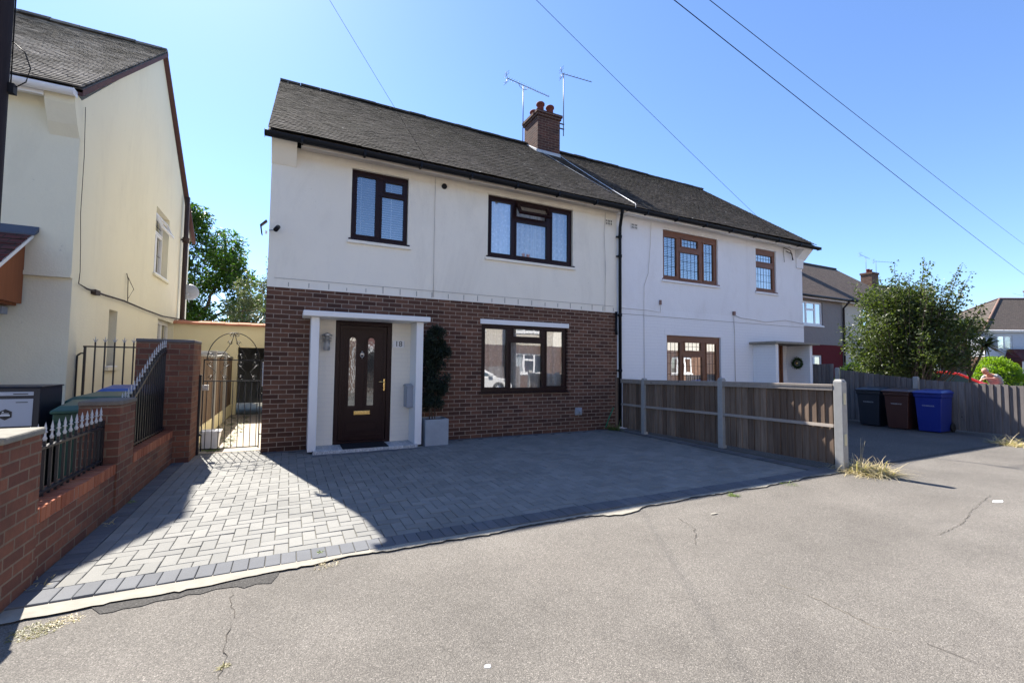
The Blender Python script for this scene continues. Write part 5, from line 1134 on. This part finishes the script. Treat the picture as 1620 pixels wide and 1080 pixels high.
farhouse((35.2,7.4,0),0,6.0,7.4,M['farbrick'],M['cream2'],M['farroof'],'house mostly hidden behind the large tree whose brick chimney shows above it',[(1.2,2.2,3.55,4.72),(3.2,5.0,3.55,4.72),(3.2,5.0,.9,2.1)],'white',chim=[(5.6,3.3,.95,.6)])
farhouse((41.25,7.4,0),0,6.2,7.4,M['farbrick'],M['farbrick'],M['farroof'],'dark brown brick house behind the tree trunks with an unlit doorway',[(.6,2.2,3.55,4.72),(3.6,5.2,3.55,4.72),(.7,1.9,.9,2.1)],'white',door=(2.9,4.3,0,2.2))
farhouse((55.8,9.0,0),R(-27.3),16,8.5,M['farbrick'],M['clad'],M['farroof2'],'grey blue clad house with a hipped roof at the right edge',[(1.15,2.45,3.25,4.45),(6.6,8.6,3.25,4.45),(4.5,6.4,.9,2.1),(9.8,11.8,3.25,4.45)],'white',hip=(6.0,5.2),ze=4.95,zr=8.45,zsplit=2.6,gut='white',
   chim=[(9.3,4.2,1.1,.7)],porch=(1.6,7.2,1.6,2.15,3.25))
# far low garage / lighter bits between
farhouse((47.3,17.5,0),R(-10),9,7,M['farbrick'],M['cream2'],M['farroof'],'distant house glimpsed between the palm and the large tree',[(1.2,2.8,3.5,4.7),(5,6.8,3.5,4.7),(5,6.8,.9,2.1)],'white',hip=(3.3,3.3))
aerial('tv_aerial',(41.0,11.0,8.9),1.3,(-1.3,.9),R(10),'left of two thin aerials above the distant chimney',6,.12)
aerial('tv_aerial',(41.6,10.6,8.9),.95,(-.2,1.5),R(-15),'right of two thin aerials above the distant chimney',6,.12)
aerial('tv_aerial',(27.2,13.0,8.0),1.6,(-.7,.8),R(8),'small distant aerial showing above the white house roof slope',7,.07)
# opposite side of the street (seen in the window reflections)
G='houses across the street'
farhouse((22.2,-15.9,0),R(180),7.0,7.4,M['farbrick'],M['render'],M['farroof'],'cream and brick house across the street with a pitched porch',[(1.2,2.4,3.4,4.6),(4.6,6.4,3.4,4.6),(5.0,6.4,.9,2.1)],'white',porch=(2.6,4.4,.9,2.2,3.0),door=(3.1,3.95,0,2.05),group=G)
farhouse((15.15,-15.9,0),R(180),7.0,7.4,M['farbrick'],M['cream2'],M['farroof'],'pale rendered brick house across the street',[(4.6,5.7,3.4,4.6),(.7,2.6,3.4,4.6),(.7,2.6,.9,2.1)],'white',chim=[(0,3.7,.8,.7)],group=G)
farhouse((6.0,-15.9,0),R(180),7.0,7.4,M['farbrick'],M['render'],M['farroof'],'cream and brick house across the street opposite the driveway',[(1.2,2.4,3.4,4.6),(4.2,6.2,3.4,4.6),(4.2,6.2,.9,2.1)],'white',porch=(1.0,2.8,.9,2.2,3.0),door=(1.4,2.2,0,2.05),group=G)
farhouse((-1.1,-15.9,0),R(180),7.0,7.4,M['farbrick'],M['cream2'],M['farroof'],'pale house across the street far left',[(1.2,2.4,3.4,4.6),(4.2,6.2,3.4,4.6),(4.2,6.2,.9,2.1)],'white',group=G)
farhouse((31.5,-15.9,0),R(180),7.0,7.4,M['farbrick'],M['render'],M['farroof'],'cream and brick house across the street far right',[(1.2,2.4,3.4,4.6),(4.2,6.2,3.4,4.6),(4.2,6.2,.9,2.1)],'white',group=G)
yfence('panel_fence','low brown fence across the street',[(8.2,-15.25,1.3),(10.4,-15.3,1.3),(12.6,-15.25,1.3)],.01,M['fence2'],M['rail'],-1,cap=False,rails=())
e=empty('telegraph_pole',(11.1,-13.3,0),0,'wooden telegraph pole across the street','telegraph pole'); MB().tube([(0,0,0),(0,0,8)],[.15,.11],14).build('pole_shaft',M['pole'],e); m=MB(); m.box(-.5,.5,-.05,.05,7.0,7.1); m.build('cross_arm',M['pole'],e)
# ------------------------------------------------------------------ cars
def car(loc,rz,paint,label,name='parked_car'):
    e=empty(name,loc,rz,label,'car'); L,W=4.0,1.70
    low=[(-2.0,.35),(-1.98,.62),(-1.85,.86),(-1.45,.93),(.75,.95),(1.55,.84),(1.9,.68),(2.0,.5),(1.98,.30),(1.72,.28)]
    def arc(cx,r=.33,n=8): return [(cx+r*math.cos(math.pi*k/n),.30+r*math.sin(math.pi*k/n)) for k in range(n+1)]
    low+=arc(1.28)+[(.9,.22),(-.85,.22)]+arc(-1.25)+[(-1.75,.28)]
    m=MB(); m.prism(low,lambda a,b:(a,-W/2+.05,b),lambda a,b:(a,W/2-.05,b)); m.build('body',paint,e,bevel=.05)
    cab=[(-1.75,.90),(-1.55,1.20),(-1.25,1.40),(-.6,1.47),(0.05,1.46),(.35,1.40),(1.25,.90)]
    m=MB(); n=len(cab)
    def cp(a,b,s): w=W/2-.06-(b-.9)*.42; return (a,s*w,b)
    vs=[cp(a,b,-1) for a,b in cab]+[cp(a,b,1) for a,b in cab]; m.add(vs,[tuple(range(n))[::-1],tuple(range(n,2*n))]+[(i,i+1,i+1+n,i+n) for i in range(n-1)]+[(n-1,0,n,2*n-1)]); cb=m.build('cabin',paint,e,bevel=.03)
    # glass slightly proud
    m=MB(); 
    def side(poly,s): m.add([(a,s*(W/2-.06-(b-.9)*.42+.004),b) for a,b in poly],[tuple(range(len(poly)))])
    for s in (-1,1):
        side([(-.25,.96),(.95,.96),(.28,1.34),(-.22,1.39)],s); side([(-1.45,.98),(-.33,.96),(-.30,1.39),(-1.15,1.34)],s)
    def scr(p,q,o):
        (a,b),(c,d)=p,q; wa=W/2-.06-(b-.9)*.42-.09; wc=W/2-.06-(d-.9)*.42-.09; m.add([(a+o,-wa,b+.004),(a+o,wa,b+.004),(c+o,wc,d+.004),(c+o,-wc,d+.004)],[(0,1,2,3)])
    scr((1.19,.935),(.40,1.375),.006); scr((-1.70,.97),(-1.33,1.345),-.012)
    m.build('window_glass',M['carglass'],e,fix=False)
    for x in (1.28,-1.25):
        for s in (-1,1):
            m=MB(); m.lathe([(0,-.09),(.29,-.09),(.31,-.06),(.31,.06),(.29,.09),(0,.09)],(x,s*(W/2-.12),.30),24,'y'); wv=m.build('wheel',M['rubber'],e)
            m=MB(); m.lathe([(0,s*.092),(.19,s*.095),(.20,s*.085)],(x,s*(W/2-.12),.30),18,'y'); m.build('rim',M['steel'],wv)
    for s in (-1,1):
        m=MB(); m.hexa([(1.72,s*.45,.62),(1.99,s*.45,.55),(1.9,s*.78,.58),(1.62,s*.82,.62),(1.66,s*.45,.80),(1.86,s*.45,.70),(1.74,s*.78,.74),(1.5,s*.815,.80)]); m.build('headlight',M['steel'],e)
        m=MB(); m.box(.72,.92,s*.80,s*.98,.96,1.09); m.build('mirror',paint,e,bevel=.03)
    return e
car((21.42,-.44,-.12),R(-60),M['redcar'],'bright red hatchback parked beyond the board fence')
car((8.1,-12.2,-.10),R(0),M['whitecar'],'white hatchback parked across the street')
# ------------------------------------------------------------------ person
def person(loc,rz):
    e=empty('person',loc,rz,'bald person in a grey shirt leaning forward with one arm out to the red car','person')
    J={'pel':(0,0,.92,.15,.13),'sp':(.10,0,1.08,.14,.12),'ch':(.24,0,1.22,.17,.14),'nk':(.36,0,1.32,.06,.06),'hd':(.43,0,1.36,.05,.05),
       'sl':(.27,.17,1.25,.06,.06),'el':(.50,.24,1.16,.042,.042),'hl':(.78,.22,1.17,.03,.03),'sr':(.27,-.17,1.25,.06,.06),'er':(.42,-.25,1.02,.042,.042),'hr':(.60,-.16,.93,.03,.03),
       'tl':(.02,.10,.86,.10,.10),'kl':(.06,.12,.48,.065,.065),'al':(-.02,.12,.09,.045,.045),'fl':(.16,.13,.04,.035,.035),
       'tr':(.02,-.10,.86,.10,.10),'kr':(-.04,-.12,.48,.065,.065),'ar':(-.16,-.12,.09,.045,.045),'fr':(.02,-.13,.04,.035,.035)}
    E_=[('pel','sp'),('sp','ch'),('ch','nk'),('nk','hd'),('ch','sl'),('sl','el'),('el','hl'),('ch','sr'),('sr','er'),('er','hr'),('pel','tl'),('tl','kl'),('kl','al'),('al','fl'),('pel','tr'),('tr','kr'),('kr','ar'),('ar','fr')]
    def skin(names,edges,mat,name,k=1.,sub=2,root=None):
        me=bpy.data.meshes.new(name); me.from_pydata([J[n][:3] if isinstance(n,str) else n[:3] for n in names],[(names.index(a),names.index(b)) for a,b in edges],[]); me.materials.append(mat)
        o=bpy.data.objects.new(name,me); COL.objects.link(o); o.parent=e; s=o.modifiers.new('skin','SKIN'); s.use_smooth_shade=True
        for i,n in enumerate(names):
            r=J[n] if isinstance(n,str) else n; me.skin_vertices[0].data[i].radius=(r[3]*k,r[4]*k); me.skin_vertices[0].data[i].use_root=(i==0)
        s2=o.modifiers.new('sub','SUBSURF'); s2.levels=s2.render_levels=sub; return o
    # hand fingers as short chains
    for h,fw in (('hl',(1,0,-.15)),('hr',(1,.3,-.3))):
        F=Vector(fw).normalized(); S=F.cross(Vector((0,0,1))).normalized(); P=Vector(J[h][:3])
        J[h+'p']=tuple(P+F*.07)+(.035,.016); E_.append((h,h+'p'))
        for k in range(4):
            o_=S*(.027-.018*k); a=h+'f%da'%k; b=h+'f%db'%k; l=(.04,.046,.043,.034)[k]
            J[a]=tuple(P+F*(.10)+o_)+(.009,.009); J[b]=tuple(P+F*(.10+l)+o_-Vector((0,0,.02)))+(.007,.007); E_+= [(h+'p',a),(a,b)]
        a=h+'ta'; J[a]=tuple(P+F*.05+S*.05-Vector((0,0,.01)))+(.010,.010); E_.append((h,a)); b=h+'tb'; J[b]=tuple(P+F*.09+S*.055-Vector((0,0,.02)))+(.008,.008); E_.append((a,b))
    names=['pel']+[n for n in J if n!='pel']; skin(names,E_,M['skin'],'body')
    sn=['pel','sp','ch','nk','sl','sr']; t1=(.40,.21,1.20,.045,.045); t2=(.36,-.215,1.13,.045,.045)
    skin(['pel','sp','ch','sl','sr',t1,t2],[('pel','sp'),('sp','ch'),('ch','sl'),('ch','sr'),('sl',t1),('sr',t2)],M['greyshirt'],'shirt',1.4)
    skin(['pel','tl','kl','al','tr','kr','ar'],[('pel','tl'),('tl','kl'),('kl','al'),('pel','tr'),('tr','kr'),('kr','ar')],M['trouser'],'trousers',1.13)
    m=MB(); m.lathe([(0,-.125),(.04,-.12),(.065,-.085),(.075,-.03),(.08,.02),(.075,.07),(.05,.105),(0,.12)],(0,0,0),20); hd=m.build('head',M['skin'],e); hd.location=(.50,0,1.42); hd.rotation_euler=(0,R(38),0)
    hd.scale=(1.15,.95,1)
    m=MB(); m.lathe([(0,-.0),(.010,.005),(.014,.03),(0,.05)],(.09,0,-.03),8); m.box(.072,.088,-.03,.03,-.075,-.065); m.box(.06,.085,.018,.04,-.0,.012); m.box(.06,.085,-.04,-.018,-.0,.012)
    for s in (-1,1): m.lathe([(0,-.01),(.028,0),(0,.01)],(-.005,s*.08,-.02),10,'y')
    f_=m.build('face',simple('face_features',(.36,.17,.13)),hd)
    m=MB(); m.lathe([(.079,-.02),(.084,.0),(.080,.03)],(-.012,0,0),20); m.build('hair',simple('short_grey_hair',(.4,.38,.36)),hd)
person((22.72,-1.47,-.07),R(160))
# ------------------------------------------------------------------ camera, light, render
cd=bpy.data.cameras.new('camera'); cam=bpy.data.objects.new('camera',cd); COL.objects.link(cam); scene.camera=cam
az=math.atan2(.4446,.8956); p=math.atan(37/710); rl=.0105
r0=Vector((math.cos(az),-math.sin(az),0)); Fh=Vector((math.sin(az),math.cos(az),0)); F=Fh*math.cos(p)+Vector((0,0,1))*math.sin(p); U0=r0.cross(F)
Rr=r0*math.cos(rl)+U0*math.sin(rl); U=U0*math.cos(rl)-r0*math.sin(rl)
mat=Matrix((Rr,U,-F)).transposed().to_4x4(); mat.translation=Vector((.35,-8.04,1.4)); cam.matrix_world=mat
cd.sensor_width=36; cd.lens=36*710/1620; cd.clip_start=.05; cd.clip_end=2000
sl=bpy.data.lights.new('sun','SUN'); sl.energy=4.3; sl.angle=R(.53); sl.color=(1.,.945,.86); so=bpy.data.objects.new('sun',sl); COL.objects.link(so)
Ld=Vector((.265,-1,-1.205)).normalized(); so.rotation_euler=Ld.to_track_quat('-Z','Y').to_euler(); so.location=(-5,20,25)
w=bpy.data.worlds.new('World'); scene.world=w; w.use_nodes=True; nt=w.node_tree; nt.nodes.clear()
sk=nt.nodes.new('ShaderNodeTexSky'); sk.sky_type='NISHITA'; sk.sun_disc=False; sk.sun_elevation=math.asin(-Ld.z); sk.sun_rotation=math.atan2(-Ld.x,-Ld.y); sk.altitude=0; sk.air_density=1.; sk.dust_density=.25; sk.ozone_density=2.5
bg_=nt.nodes.new('ShaderNodeBackground'); bg_.inputs[1].default_value=.078; ow=nt.nodes.new('ShaderNodeOutputWorld'); tn=nt.nodes.new('ShaderNodeMix'); tn.data_type='RGBA'; tn.blend_type='MULTIPLY'; tn.inputs[0].default_value=1; tn.inputs[7].default_value=(.72,.83,1.03,1); nt.links.new(sk.outputs[0],tn.inputs[6]); nt.links.new(tn.outputs[2],bg_.inputs[0]); nt.links.new(bg_.outputs[0],ow.inputs[0])
scene.view_settings.view_transform='Standard'; scene.view_settings.look='None'; scene.view_settings.exposure=1.75; scene.view_settings.gamma=1
scene.render.engine='CYCLES'; scene.cycles.max_bounces=6; scene.cycles.transparent_max_bounces=12; scene.cycles.diffuse_bounces=4
try: scene.cycles.use_denoising=True
except Exception: pass
